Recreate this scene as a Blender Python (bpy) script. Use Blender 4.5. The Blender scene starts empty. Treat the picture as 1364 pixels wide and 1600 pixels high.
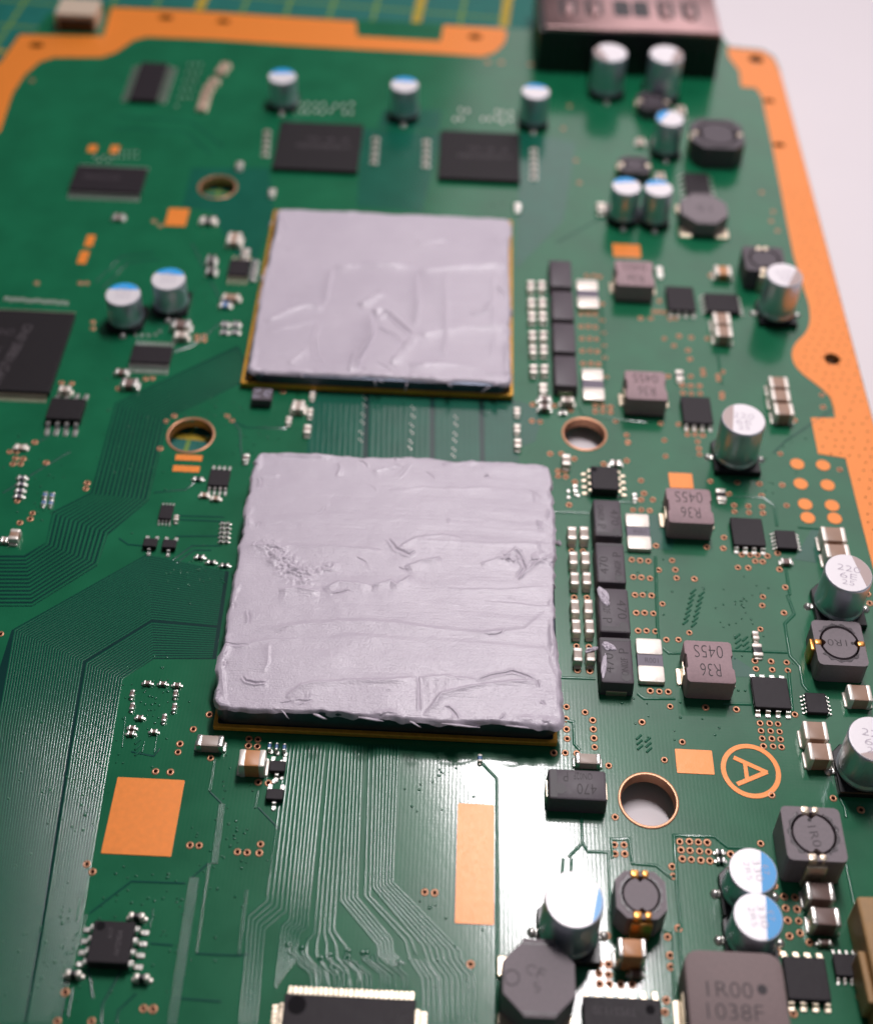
import bpy, math, random
import numpy as np
from mathutils import Vector, Matrix
from mathutils.geometry import tessellate_polygon

# ------------------------------------------------------------------ scene, camera, light (units: centimetres)
sc = bpy.context.scene
col = sc.collection
random.seed(7)
rng = np.random.RandomState(11)
CO = Vector((0.9843535541, -17.9519996463, 16.1546110571))
CR = ((0.9989145145, 0.0355463570, 0.0301039750), (0.0459447430, -0.6454121783, -0.7624514416), (-0.0076728992, 0.7630069309, -0.6463447609))
CF, CX, CY = math.exp(7.728885937644007), 680.4230741, 406.6148870      # solved from the photograph's square packages

cam_d = bpy.data.cameras.new("camera")
cam = bpy.data.objects.new("camera", cam_d); col.objects.link(cam); sc.camera = cam
m3 = Matrix((CR[0], [-v for v in CR[1]], [-v for v in CR[2]])).transposed()
cam.matrix_world = Matrix.Translation(CO) @ m3.to_4x4()
cam_d.sensor_fit = 'HORIZONTAL'; cam_d.sensor_width = 36
cam_d.lens = CF / 1364 * 36
cam_d.shift_x = (682 - CX) / 1364; cam_d.shift_y = (CY - 800) / 1364
cam_d.clip_start = .5; cam_d.clip_end = 600
cam_d.dof.use_dof = True

def U(px, py, z=0.0):
    """point of the plane z that the calibrated photograph shows at (px, py)"""
    a, b = (px - CX) / CF, (py - CY) / CF
    d = [CR[0][i] * a + CR[1][i] * b + CR[2][i] for i in range(3)]
    s = (z - CO[2]) / d[2]
    return Vector((CO[0] + d[0] * s, CO[1] + d[1] * s, z))

foc = U(760, 1090, 0.2)
cam_d.dof.focus_distance = (foc - CO).dot(Vector(CR[2]))
cam_d.dof.aperture_fstop = cam_d.lens * 1e-3 / 0.32
cam_d.dof.aperture_blades = 0

w = bpy.data.worlds.new("World"); sc.world = w; w.use_nodes = True
bg = w.node_tree.nodes['Background']; bg.inputs[0].default_value = (.86, .86, 1.0, 1); bg.inputs[1].default_value = .055
sc.view_settings.view_transform = 'Standard'; sc.view_settings.look = 'None'; sc.view_settings.gamma = 1
sc.view_settings.exposure = .17

def area(name, loc, target, sx, sy, radiance, color):
    l = bpy.data.lights.new(name, 'AREA'); l.shape = 'RECTANGLE'; l.size = sx; l.size_y = sy
    l.energy = radiance * math.pi * sx * sy; l.color = color
    o = bpy.data.objects.new(name, l); col.objects.link(o); o.location = loc
    o.rotation_euler = (Vector(target) - Vector(loc)).to_track_quat('-Z', 'Y').to_euler()
    return o
key = area("ceiling_lamp", (5.0, 8.0, 33), (2.3, -8.9, 0), 3.1, 12.5, 64, (1, .94, .96))       # a short tube lamp hanging beyond the board
kz = (Vector((5.0, 8.0, 33)) - Vector((2.3, -8.9, 0))).normalized(); ky = Vector((-4.0, 10.6, 0)); ky = (ky - kz * ky.dot(kz)).normalized()
key.rotation_euler = Matrix((ky.cross(kz), ky, kz)).transposed().to_euler()
area("window_light", (26, 60, 52), (3, -2, 0), 56, 64, 1.55, (1, .88, .92))
area("room_light", (46, -22, 26), (2, -3, 0), 34, 26, .26, (.62, .82, 1))

# ------------------------------------------------------------------ materials
MAT = {}
def mat(name, color, rough=.5, metal=0., spec=.5, coat=0., coat_rough=.1, noise=0., nscale=8., bump=0., bscale=60., weave=0.):
    m = bpy.data.materials.new(name); m.use_nodes = True; n = m.node_tree; b = n.nodes['Principled BSDF']
    b.inputs['Base Color'].default_value = (*color, 1); b.inputs['Roughness'].default_value = rough
    b.inputs['Metallic'].default_value = metal; b.inputs['Specular IOR Level'].default_value = spec
    b.inputs['Coat Weight'].default_value = coat; b.inputs['Coat Roughness'].default_value = coat_rough
    tc = n.nodes.new('ShaderNodeTexCoord'); geo = n.nodes.new('ShaderNodeNewGeometry')
    if noise:
        t = n.nodes.new('ShaderNodeTexNoise'); t.inputs['Scale'].default_value = nscale; t.inputs['Detail'].default_value = 6
        n.links.new(geo.outputs['Position'], t.inputs['Vector'])
        r = n.nodes.new('ShaderNodeMapRange'); r.inputs['From Min'].default_value = .25; r.inputs['From Max'].default_value = .75
        r.inputs['To Min'].default_value = 1 - noise; r.inputs['To Max'].default_value = 1 + noise
        n.links.new(t.outputs['Fac'], r.inputs['Value'])
        mx = n.nodes.new('ShaderNodeMix'); mx.data_type = 'RGBA'; mx.blend_type = 'MULTIPLY'; mx.inputs['Factor'].default_value = 1
        mx.inputs['A'].default_value = (*color, 1); n.links.new(r.outputs['Result'], mx.inputs['B'])
        n.links.new(mx.outputs['Result'], b.inputs['Base Color'])
        r2 = n.nodes.new('ShaderNodeMapRange'); r2.inputs['To Min'].default_value = rough * .8; r2.inputs['To Max'].default_value = min(1, rough * 1.2)
        n.links.new(t.outputs['Fac'], r2.inputs['Value']); n.links.new(r2.outputs['Result'], b.inputs['Roughness'])
    last = None
    if bump:
        t = n.nodes.new('ShaderNodeTexNoise'); t.inputs['Scale'].default_value = bscale; t.inputs['Detail'].default_value = 4
        n.links.new(geo.outputs['Position'], t.inputs['Vector'])
        bp = n.nodes.new('ShaderNodeBump'); bp.inputs['Strength'].default_value = 1; bp.inputs['Distance'].default_value = bump
        n.links.new(t.outputs['Fac'], bp.inputs['Height']); last = bp
    if weave:                                    # glass cloth showing through the resin: fine ribs both ways
        for (dirn, sc_, k) in (('X', 6.6, 1.0), ('Y', 7.4, .45)):
            wv = n.nodes.new('ShaderNodeTexWave'); wv.wave_type = 'BANDS'; wv.bands_direction = dirn
            wv.inputs['Scale'].default_value = sc_; wv.inputs['Distortion'].default_value = 2.2
            wv.inputs['Detail'].default_value = 3; wv.inputs['Detail Scale'].default_value = 2.5
            n.links.new(geo.outputs['Position'], wv.inputs['Vector'])
            bp = n.nodes.new('ShaderNodeBump'); bp.inputs['Strength'].default_value = 1; bp.inputs['Distance'].default_value = weave * k
            n.links.new(wv.outputs['Fac'], bp.inputs['Height'])
            if last: n.links.new(last.outputs['Normal'], bp.inputs['Normal'])
            last = bp
    if last:
        n.links.new(last.outputs['Normal'], b.inputs['Normal']); n.links.new(last.outputs['Normal'], b.inputs['Coat Normal'])
    MAT[name] = m; return m
mat('solder_mask', (.007, .145, .062), rough=.30, spec=.2, coat=.72, coat_rough=.11, noise=.16, nscale=1.3, weave=.00013, bump=.0004, bscale=9)
mat('bare_mask', (.004, .115, .070), rough=.30, spec=.2, coat=.9, coat_rough=.10, noise=.12, nscale=2, weave=.00013, bump=.0004, bscale=9)
mat('trace_mask', (.008, .140, .068), rough=.3, spec=.2, coat=1, coat_rough=.12, noise=.1, nscale=30, bump=.0002, bscale=30)
mat('trace_dark', (.002, .074, .054), rough=.34, spec=.2, coat=.8, coat_rough=.09, noise=.1, nscale=30)
mat('gap_mask', (.001, .040, .034), rough=.3, spec=.2, coat=.9, coat_rough=.10, noise=.1, nscale=2)
mat('trace_deep', (.001, .034, .030), rough=.4, spec=.2, coat=.4, coat_rough=.2)
mat('board_edge', (.42, .17, .02), rough=.5, noise=.2, nscale=10)
mat('copper', (.95, .275, .032), rough=.45, metal=.15, coat=.30, coat_rough=.22, noise=.06, nscale=14, bump=.0012, bscale=90)
mat('via_copper', (.55, .27, .15), rough=.35, metal=.5)
mat('via_hole', (.022, .004, .002), rough=.8, spec=.1)
mat('tin', (.75, .73, .68), rough=.28, metal=.85, bump=.004, bscale=40)
mat('gold_tin', (.80, .68, .52), rough=.28, metal=.8, bump=.004, bscale=40)
mat('white_metal', (.90, .83, .74), rough=.38, metal=.35, bump=.003, bscale=12)
mat('epoxy', (.022, .017, .021), rough=.5, spec=.25, noise=.12, nscale=20, bump=.0012, bscale=160)
mat('epoxy_brown', (.018, .015, .017), rough=.5, spec=.25, noise=.12, nscale=20, bump=.0012, bscale=160)
mat('tantalum', (.092, .074, .088), rough=.5, spec=.5, noise=.1, nscale=14, bump=.001, bscale=120)
mat('tantalum_band', (.045, .038, .044), rough=.5)
mat('ferrite_brown', (.26, .19, .185), rough=.62, noise=.1, nscale=26, bump=.003, bscale=90)
mat('ferrite', (.42, .285, .30), rough=.62, noise=.1, nscale=26, bump=.003, bscale=90)
mat('ferrite_dark', (.235, .195, .21), rough=.55, noise=.12, nscale=20, bump=.003, bscale=70)
mat('ink_dark', (.030, .022, .026), rough=.6)
mat('pin_dot', (.006, .005, .007), rough=.75, spec=.2)
mat('ink_grey', (.13, .11, .12), rough=.6)
mat('ink_soft', (.075, .060, .070), rough=.6)
mat('ink_cap', (.55, .48, .56), rough=.5)
mat('ink_white', (.55, .52, .66), rough=.6)
mat('black_plastic', (.008, .008, .010), rough=.35, noise=.1)
mat('adhesive', (.055, .042, .050), rough=.32, bump=.004, bscale=30)
mat('aluminium', (.60, .68, .76), rough=.33, metal=.72, bump=.0006, bscale=40)
mat('can_top', (.88, .84, .86), rough=.36, metal=.15, bump=.001, bscale=50)
mat('stripe_blue', (.03, .42, .92), rough=.35)
mat('stripe_grey', (.42, .33, .31), rough=.4, metal=.3)
mat('cream_ceramic', (.50, .40, .33), rough=.42, noise=.06)
mat('tan_ceramic', (.42, .26, .18), rough=.4, noise=.08)
mat('orange_ceramic', (.62, .27, .10), rough=.4, noise=.1)
mat('brown_ceramic', (.20, .125, .105), rough=.4, noise=.1)
mat('blue_ceramic', (.10, .22, .45), rough=.4)
mat('resistor_black', (.02, .018, .02), rough=.4)
mat('shunt_grey', (.17, .145, .19), rough=.5, noise=.08)
mat('gold_rim', (.68, .34, .035), rough=.38, metal=.35, noise=.15, nscale=12)
mat('substrate', (.006, .018, .014), rough=.3, noise=.1)
mat('nickel', (.085, .10, .13), rough=.38, metal=.75, noise=.1)
mat('steel', (.46, .30, .29), rough=.3, metal=.9, noise=.12, nscale=1.2)
mat('connector_cream', (.62, .50, .38), rough=.5)
mat('connector_yellow', (.45, .26, .10), rough=.5, noise=.1)
mat('mat_green', (.002, .15, .12), rough=.55, noise=.12, nscale=4, bump=.004, bscale=30)
mat('mat_line', (.50, .34, .015), rough=.55, noise=.12)
mat('mat_line_thin', (.16, .30, .05), rough=.55)
mat('tabletop', (.88, .82, .84), rough=.5, noise=.015, nscale=.6, bump=.002, bscale=12)
mat('copper_wire', (.75, .36, .10), rough=.3, metal=.9)

def paste_mat():
    m = bpy.data.materials.new('paste'); m.use_nodes = True; n = m.node_tree; b = n.nodes['Principled BSDF']
    b.inputs['Base Color'].default_value = (.56, .50, .61, 1); b.inputs['Roughness'].default_value = .25
    b.inputs['Specular IOR Level'].default_value = .46
    b.inputs['Subsurface Weight'].default_value = .0
    geo = n.nodes.new('ShaderNodeNewGeometry'); mp = n.nodes.new('ShaderNodeMapping'); mp.inputs['Scale'].default_value = (1.6, 16, 4)
    n.links.new(geo.outputs['Position'], mp.inputs['Vector'])
    t = n.nodes.new('ShaderNodeTexNoise'); t.inputs['Scale'].default_value = 2.2; t.inputs['Detail'].default_value = 8; t.inputs['Roughness'].default_value = .65
    n.links.new(mp.outputs['Vector'], t.inputs['Vector'])
    t2 = n.nodes.new('ShaderNodeTexNoise'); t2.inputs['Scale'].default_value = 45; t2.inputs['Detail'].default_value = 3
    n.links.new(geo.outputs['Position'], t2.inputs['Vector'])
    b1 = n.nodes.new('ShaderNodeBump'); b1.inputs['Distance'].default_value = .005; n.links.new(t.outputs['Fac'], b1.inputs['Height'])
    b2 = n.nodes.new('ShaderNodeBump'); b2.inputs['Distance'].default_value = .0035; n.links.new(t2.outputs['Fac'], b2.inputs['Height'])
    n.links.new(b1.outputs['Normal'], b2.inputs['Normal']); n.links.new(b2.outputs['Normal'], b.inputs['Normal'])
    t3 = n.nodes.new('ShaderNodeTexNoise'); t3.inputs['Scale'].default_value = .9; t3.inputs['Detail'].default_value = 5
    n.links.new(geo.outputs['Position'], t3.inputs['Vector'])
    cr = n.nodes.new('ShaderNodeValToRGB'); cr.color_ramp.elements[0].position = .3; cr.color_ramp.elements[1].position = .7
    cr.color_ramp.elements[0].color = (.575, .51, .585, 1); cr.color_ramp.elements[1].color = (.645, .58, .65, 1)
    n.links.new(t3.outputs['Fac'], cr.inputs['Fac']); n.links.new(cr.outputs['Color'], b.inputs['Base Color'])
    MAT['paste'] = m
paste_mat()

# ------------------------------------------------------------------ mesh helpers
class M:
    def __init__(s): s.v = []; s.f = []; s.m = []
    def add(s, vs, fs, mi=0):
        o = len(s.v); s.v += [tuple(v) for v in vs]; s.f += [tuple(i + o for i in f) for f in fs]; s.m += [mi] * len(fs); return s
    def loft(s, rings, cap0=True, cap1=True, mi=0):
        n = len(rings[0]); o = len(s.v)
        for r in rings: s.v += [tuple(p) for p in r]
        for k in range(len(rings) - 1):
            for i in range(n):
                j = (i + 1) % n; s.f.append((o + k*n + i, o + k*n + j, o + (k+1)*n + j, o + (k+1)*n + i)); s.m.append(mi)
        if cap0: s.f.append(tuple(o + i for i in reversed(range(n)))); s.m.append(mi)
        if cap1: s.f.append(tuple(o + (len(rings)-1)*n + i for i in range(n))); s.m.append(mi)
        return s
    def rbox(s, x0, x1, y0, y1, z0, z1, r=.02, b=.01, n=2, mi=0, taper=0):
        def ring(i, z):
            X0, X1, Y0, Y1 = x0 + i, x1 - i, y0 + i, y1 - i; rr = max(r - i, .0015); out = []
            for cx, cy, a0 in ((X1-rr, Y1-rr, 0), (X0+rr, Y1-rr, 90), (X0+rr, Y0+rr, 180), (X1-rr, Y0+rr, 270)):
                for k in range(n + 1):
                    a = math.radians(a0 + 90 * k / n); out.append((cx + rr*math.cos(a), cy + rr*math.sin(a), z))
            return out
        b = min(b, (z1 - z0) * .45)
        return s.loft([ring(taper, z0), ring(0, z1 - b), ring(b*.3, z1 - b*.3), ring(b, z1)], mi=mi)
    def box(s, x0, x1, y0, y1, z0, z1, mi=0):
        return s.add([(x0,y0,z0),(x1,y0,z0),(x1,y1,z0),(x0,y1,z0),(x0,y0,z1),(x1,y0,z1),(x1,y1,z1),(x0,y1,z1)],
                     [(3,2,1,0),(4,5,6,7),(0,1,5,4),(1,2,6,5),(2,3,7,6),(3,0,4,7)], mi)
    def lathe(s, prof, n=40, mi=0, cx=0, cy=0, cap0=True, cap1=True):
        return s.loft([[(cx + r*math.cos(2*math.pi*i/n), cy + r*math.sin(2*math.pi*i/n), z) for i in range(n)] for r, z in prof], cap0, cap1, mi)
    def prism(s, pts, z0, z1, holes=(), mi=0, side=None):
        loops = [list(pts)] + [list(h) for h in holes]
        tri = tessellate_polygon([[Vector((p[0], p[1], 0)) for p in l] for l in loops])
        flat = [p for l in loops for p in l]; n = len(flat); o = len(s.v)
        s.v += [(p[0], p[1], z1) for p in flat] + [(p[0], p[1], z0) for p in flat]
        for t in tri:
            a, b_, c = [flat[i] for i in t]
            cr = (b_[0]-a[0])*(c[1]-a[1]) - (b_[1]-a[1])*(c[0]-a[0])
            if cr < 0: t = t[::-1]
            s.f.append(tuple(o + i for i in t)); s.m.append(mi); s.f.append(tuple(o + n + i for i in reversed(t))); s.m.append(mi)
        k = 0
        for li, l in enumerate(loops):
            ar = sum(l[i][0]*l[(i+1) % len(l)][1] - l[(i+1) % len(l)][0]*l[i][1] for i in range(len(l)))
            ccw = (ar > 0) == (li == 0)
            for i in range(len(l)):
                a, b_ = k + i, k + (i + 1) % len(l)
                q = (o+n+a, o+n+b_, o+b_, o+a)
                s.f.append(q if ccw else q[::-1]); s.m.append(mi if side is None else side)
            k += len(l)
        return s
    def ribbon(s, pts, w, h=.006, z=0.0, mi=0, bev=.36):
        P = [Vector((p[0], p[1])) for p in pts]; n = len(P); o = len(s.v)
        if n < 2: return s
        for i in range(n):
            d1 = (P[i] - P[i-1]).normalized() if i else (P[1] - P[0]).normalized()
            d2 = (P[i+1] - P[i]).normalized() if i < n-1 else d1
            t = (d1 + d2); t = t.normalized() if t.length > 1e-6 else d1
            k = 1 / max(.5, t.dot(d1)); nn = Vector((-t.y, t.x)) * k
            for a, zz in ((.5, 0), (.5*bev, h), (-.5*bev, h), (-.5, 0)):
                q = P[i] + nn * (w * a); s.v.append((q.x, q.y, z + zz))
        for i in range(n - 1):
            for j in range(3):
                a = o + i*4 + j; s.f.append((a, a + 4, a + 5, a + 1)); s.m.append(mi)
        e = o + (n-1)*4
        for q in ([s.v[o+k] for k in range(4)], [s.v[e+3-k] for k in range(4)]): s.add(q, [(0, 1, 2, 3)], mi)
        return s
    def mesh(s, name, mats, smooth=False, angle=None):
        me = bpy.data.meshes.new(name); me.from_pydata(s.v, [], s.f)
        for k in (mats if isinstance(mats, (list, tuple)) else [mats]): me.materials.append(MAT[k])
        me.polygons.foreach_set('material_index', s.m)
        if smooth or angle: me.polygons.foreach_set('use_smooth', [True] * len(s.f))
        me.update()
        if angle:
            me.set_sharp_from_angle(angle=math.radians(angle))
        return me

def link(name, me, parent=None, loc=(0, 0, 0), rz=0.0, label=None, cat=None, group=None, kind=None, scale=None):
    o = bpy.data.objects.new(name, me); col.objects.link(o)
    o.location = loc; o.rotation_euler = (0, 0, rz)
    if scale: o.scale = scale
    if parent is not None: o.parent = parent
    if label: o['label'] = label
    if cat: o['category'] = cat
    if group: o['group'] = group
    if kind: o['kind'] = kind
    return o
def thing(name, label, cat, loc, rz=0, group=None): return link(name, None, None, loc, rz, label, cat, group)
CACHE = {}
def cached(key, fn):
    if key not in CACHE: CACHE[key] = fn()
    return CACHE[key]
def text_mesh(t, matname):
    def mk():
        c = bpy.data.curves.new('marking', 'FONT'); c.body = t; c.size = 1; c.align_x = 'CENTER'; c.align_y = 'CENTER'
        c.resolution_u = 3; c.offset = -.016
        o = bpy.data.objects.new('marking_source', c); col.objects.link(o)
        dg = bpy.context.evaluated_depsgraph_get(); me = bpy.data.meshes.new_from_object(o.evaluated_get(dg))
        col.objects.unlink(o); bpy.data.objects.remove(o); me.materials.clear(); me.materials.append(MAT[matname]); me.name = 'marking'
        xs = [v.co.x for v in me.vertices]; ys = [v.co.y for v in me.vertices]
        cx, cy = (min(xs)+max(xs))/2, (min(ys)+max(ys))/2; w_, h_ = max(xs)-min(xs), max(ys)-min(ys)
        for v in me.vertices: v.co.x = (v.co.x - cx)/w_; v.co.y = (v.co.y - cy)/h_
        return me
    return cached(('text', t, matname), mk)
def marking(parent, t, x, y, z, w_, h_, rz=0, m='ink_dark'):
    return link('marking', text_mesh(t, m), parent, (x, y, z), math.radians(rz), scale=(w_, h_, 1))

def quad(TL, TR, BR, BL, z):
    p = [U(*q, z) for q in (TL, TR, BR, BL)]
    x0 = (p[0].x + p[3].x)/2; x1 = (p[1].x + p[2].x)/2; y1 = (p[0].y + p[1].y)/2; y0 = (p[2].y + p[3].y)/2
    return (x0+x1)/2, (y0+y1)/2, x1-x0, y1-y0

# ------------------------------------------------------------------ the setting: table, cutting mat
ZM = -.27; MT = .08
tb = M(); tb.box(-90, 110, -70, 130, ZM - 2.5, ZM - MT)
link('tabletop', tb.mesh('tabletop', 'tabletop'), kind='structure')
mo = U(789, 28, ZM); md = (U(794, 0, ZM) - U(788, 40, ZM)); ang = math.atan2(md.x, md.y)
mt = thing('cutting_mat', 'teal green cutting mat with yellow centimetre grid lying on the table under the circuit board', 'cutting mat', (mo.x, mo.y, ZM - MT), -ang)
mm = M(); mm.rbox(-32, 1.0, -34, 12, .001, MT, r=.4, b=.03, n=6); link('sheet', mm.mesh('sheet', 'mat_green'), mt)
# grid origin so that a crossing lies under the left middle hole
q = U(297, 683, ZM); loc2 = Matrix.Rotation(ang, 2) @ Vector((q.x - mo.x, q.y - mo.y))
y0m = loc2.y - round(loc2.y); x0m = -5 * round(-loc2.x / 5)
gl = M(); gt = M(); sx_ = loc2.x / round(loc2.x)
for i in range(0, 31):
    thick = i in (0,) or (i - 2) % 5 == 0
    g_ = gl if thick else gt; w_ = .10 if thick else .035
    g_.box(-i*sx_ - w_, -i*sx_ + w_, -33, 11, MT, MT + (.003 if thick else .0025))
ks = round(loc2.y - y0m)
for j in range(-33, 12):
    thick = (j - ks) % 5 == 0
    g_ = gl if thick else gt; w_ = .055 if thick else .03
    g_.box(-31, 0, y0m + j - w_, y0m + j + w_, MT, MT + (.006 if thick else .0055))
link('thick_grid_line', gl.mesh('thick_grid_line', 'mat_line'), mt, kind='stuff', label='bold yellow ruling of the mat')
link('thin_grid_line', gt.mesh('thin_grid_line', 'mat_line_thin'), mt, kind='stuff', label='thin yellow-green ruling of the mat')

# ------------------------------------------------------------------ circuit board
board = thing('circuit_board', 'green printed circuit board with copper border, holes and dense traces lying over the table', 'circuit board', (0, 0, 0))
XR = 7.66
def pl(pts, z=0): return [tuple(U(x, y, z)[:2]) for x, y in pts]
top_edge = pl([(1219, 108), (1210, 88), (1192, 76), (1140, 71), (1128, 55), (842, 44), (800, 44), (794, 41), (691, 36), (548, 30), (460, 24), (290, 13), (153, 6), (75, 20), (55, 50), (29, 51), (0, 94)])
outer = [(XR, -15), (XR, U(1219, 108)[1])] + top_edge + [(-11.5, U(0, 94)[1] - 4.5), (-13, -15)]
def circ(cx, cy, r, n=48): return [(cx + r*math.cos(2*math.pi*i/n), cy + r*math.sin(2*math.pi*i/n)) for i in range(n)]
HOLES = [(340, 292, .345), (298, 680, .35), (913, 678, .335), (1013, 1251, .355)]
hp = [(U(x, y)[0], U(x, y)[1], r) for x, y, r in HOLES]
SM = [(259, 27, .16, .10), (349, 33, .15, .09), (57, 70, .15, .1), (742, 57, .15, .1), (1181, 92, .15, .15), (1300, 561, .13, .13), (1201, 157, .12, .07), (1217, 226, .12, .07)]
shp = [(U(x, y)[0], U(x, y)[1], a, b) for x, y, a, b in SM]
small_holes = [[(x + a*math.cos(2*math.pi*i/20), y + b*math.sin(2*math.pi*i/20)) for i in range(20)] for x, y, a, b in shp]
bm_ = M(); bm_.prism(outer, -.16, 0, [circ(x, y, r - .02) for x, y, r in hp] + small_holes, side=1)
link('laminate', bm_.mesh('laminate', ['solder_mask', 'board_edge']), board)

def ring_mesh(r0, r1, h, n=40):
    a = M(); a.lathe([(r0, -.159), (r0, h - .003), (r0 + .008, h), (r1 - .006, h), (r1, h - .004), (r1, .0005)], n, cap0=False, cap1=False); return a
for (x, y, r) in hp:
    link('mounting_hole_ring', ring_mesh(r - .022, r + .012, .012).mesh('ring', 'via_copper', angle=50), board, (x, y, 0))

# bare copper border (two strips) and pads
def strip(name, pts, holes, label=None, z=.006, mt_='copper'):
    a = M(); a.prism(pts, .0005, z, holes); return link(name, a.mesh(name, mt_), board, label=label)
def smooth(pts, it=2, closed=True):
    for _ in range(it):
        o = []; n = len(pts)
        for i in range(n):
            a, b = pts[i], pts[(i+1) % n]
            o += [(a[0]*.75 + b[0]*.25, a[1]*.75 + b[1]*.25), (a[0]*.25 + b[0]*.75, a[1]*.25 + b[1]*.75)]
        pts = o
    return pts
xo = XR - .012
curve = smooth(pl([(1258, 448), (1267, 492), (1262, 518), (1242, 536), (1236, 551), (1240, 569), (1253, 584), (1275, 600), (1295, 617), (1304, 637), (1305, 652)]), 2)[1:-3]
right_in = pl([(1136, 74), (1139, 90), (1155, 110), (1158, 135), (1181, 137), (1190, 150), (1207, 230), (1228, 340), (1240, 400)]) + curve + pl([(1305, 653), (1267, 653), (1278, 709), (1321, 716), (1349, 829), (1366, 895)]) + [(xo - .25, -6.9), (xo - .25, -14.9)]
right_out = [(xo, -14.9), (xo, U(1217, 112)[1])] + pl([(1209, 91), (1191, 79)])
strip('copper_border', right_in + right_out, [small_holes[k] for k in (4, 5, 6, 7)], 'orange bare copper border along the right edge of the board')
tl_in = pl([(0, 205), (20, 145), (38, 117), (62, 96), (84, 89), (158, 89), (182, 81), (209, 62), (229, 57), (330, 61), (460, 70), (560, 76), (686, 83), (753, 88), (774, 81), (788, 67), (792, 50)])
tl_out = pl([(787, 44.5), (693, 39), (688, 64), (558, 56), (556, 33), (460, 27), (290, 16), (174, 11), (162, 56), (31, 54), (2, 96)])
strip('copper_border', tl_in + tl_out + [(tl_out[-1][0] - 2.2, tl_out[-1][1] - 4.4), (tl_in[0][0] - 1.2, tl_in[0][1] - 2.2)], [small_holes[k] for k in (0, 1, 2, 3)], 'orange bare copper border along the far and left edges')
for pts in ([(183.6, 1214), (289, 1219.6), (267, 1340), (158, 1333)], [(715, 1256), (773, 1257), (771, 1446), (711, 1443)],
            [(1054, 1170), (1112, 1173), (1117, 1211), (1058, 1208)], [(1044, 738), (1081, 740), (1084, 763), (1047, 762)],
            [(957, 381), (1000, 381), (1001, 401), (958, 401)], [(262, 325), (295, 325), (291, 353), (259, 352)],
            [(275, 710), (317, 711), (315, 720), (273, 719)], [(271, 727), (313, 728), (311, 738), (269, 736)],
            [(136, 366), (149, 367), (145, 385), (132, 384)], [(125, 391), (139, 392), (135, 412), (121, 411)],
            [(138, 226), (152, 226), (151, 237), (137, 237)], [(173, 226), (186, 227), (185, 239), (172, 238)]):
    x, y, w_, d_ = quad(pts[0], pts[1], pts[2], pts[3], .006)
    a = M(); a.rbox(-w_/2, w_/2, -d_/2, d_/2, .0005, .006, r=.012, b=.002); link('copper_pad', a.mesh('copper_pad', 'copper'), board, (x, y, 0))
for x, y in [(1245.5, 725), (1286, 727), (1251, 756), (1293, 758), (1258, 788), (1300, 790), (1262, 809), (1304, 810)]:
    me = cached('dotpad', lambda: M().lathe([(.105, .0005), (.105, .004), (.101, .006)], 28).mesh('dot', 'copper'))
    p = U(x, y); link('copper_pad', me, board, (p.x, p.y, 0))
for (x, y) in [(762, 96), (783, 97), (829, 100), (846, 101), (868, 101), (50, 125)]:
    me = cached('dotpad2', lambda: M().lathe([(.06, .0005), (.06, .004)], 14).mesh('dot', 'via_copper'))
    p = U(x, y); link('copper_pad', me, board, (p.x, p.y, 0))
# circled letter A in copper, read from the left
pA = U(1173, 1205)
a = M(); a.prism(circ(0, 0, .365, 64), .0005, .006, [circ(0, 0, .305, 64)]); link('letter_ring', a.mesh('letter_ring', 'copper'), board, (pA.x, pA.y, 0))
a = M()
def stroke(a, p, q, t):
    p, q = Vector(p), Vector(q); d = (q-p).normalized(); n = Vector((-d.y, d.x)) * t/2
    a.prism([tuple(p+n), tuple(p-n), tuple(q-n), tuple(q+n)], .0005, .006)
stroke(a, (-.19, .17), (.20, -.015), .055)
a2 = M(); stroke(a2, (-.19, -.19), (.20, -.005), .055)
link('letter_stroke', a.mesh('letter_stroke', 'copper'), board, (pA.x, pA.y, 0)); link('letter_stroke', a2.mesh('letter_stroke', 'copper'), board, (pA.x, pA.y, .0008))
a = M(); stroke(a, (-.06, .12), (-.06, -.13), .05); link('letter_stroke', a.mesh('letter_stroke', 'copper'), board, (pA.x, pA.y, -.0008 + .0004))

# patches with no copper under the mask
zz = .0012
for pts in ([(489, 608), (806, 626), (808, 724), (482, 714)], [(372, 540), (392, 590), (262, 655), (232, 782), (168, 836), (152, 884), (50, 948), (-60, 948), (-60, 868), (38, 868), (72, 848), (82, 800), (142, 770), (180, 630)],
            [(230, 866), (358, 893), (338, 1030), (240, 1030), (190, 1062), (165, 1190), (118, 1480), (95, 1600), (-60, 1600), (-60, 1230), (18, 985)],
            [(565, 200), (690, 208), (660, 330), (558, 322)], [(812, 206), (900, 222), (880, 345), (806, 420)], [(300, 262), (420, 262), (428, 330), (392, 440), (330, 330), (285, 322)],
            [(600, 170), (690, 172), (686, 204), (590, 198)], [(1098, 1020), (1140, 1022), (1182, 1050), (1178, 1058), (1100, 1058)], [(978, 802), (1060, 806), (1050, 860), (1022, 858)],
            [(808, 626), (850, 640), (836, 690), (810, 700)], [(1270, 824), (1300, 824), (1276, 880), (1240, 874)]):
    gp = pts[0] in ((489, 608), (372, 540), (230, 866)); a = M(); a.prism(pl(pts), .0002, zz, [circ(x, y, r + .01) for (x, y, r), (hx, hy, _) in zip(hp, HOLES) if hx == 340 and pts[0] == (300, 262)]); link('bare_mask_patch', a.mesh('bare_mask_patch', 'gap_mask' if gp else 'bare_mask'), board); zz += .0001
ZT = .0026

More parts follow.
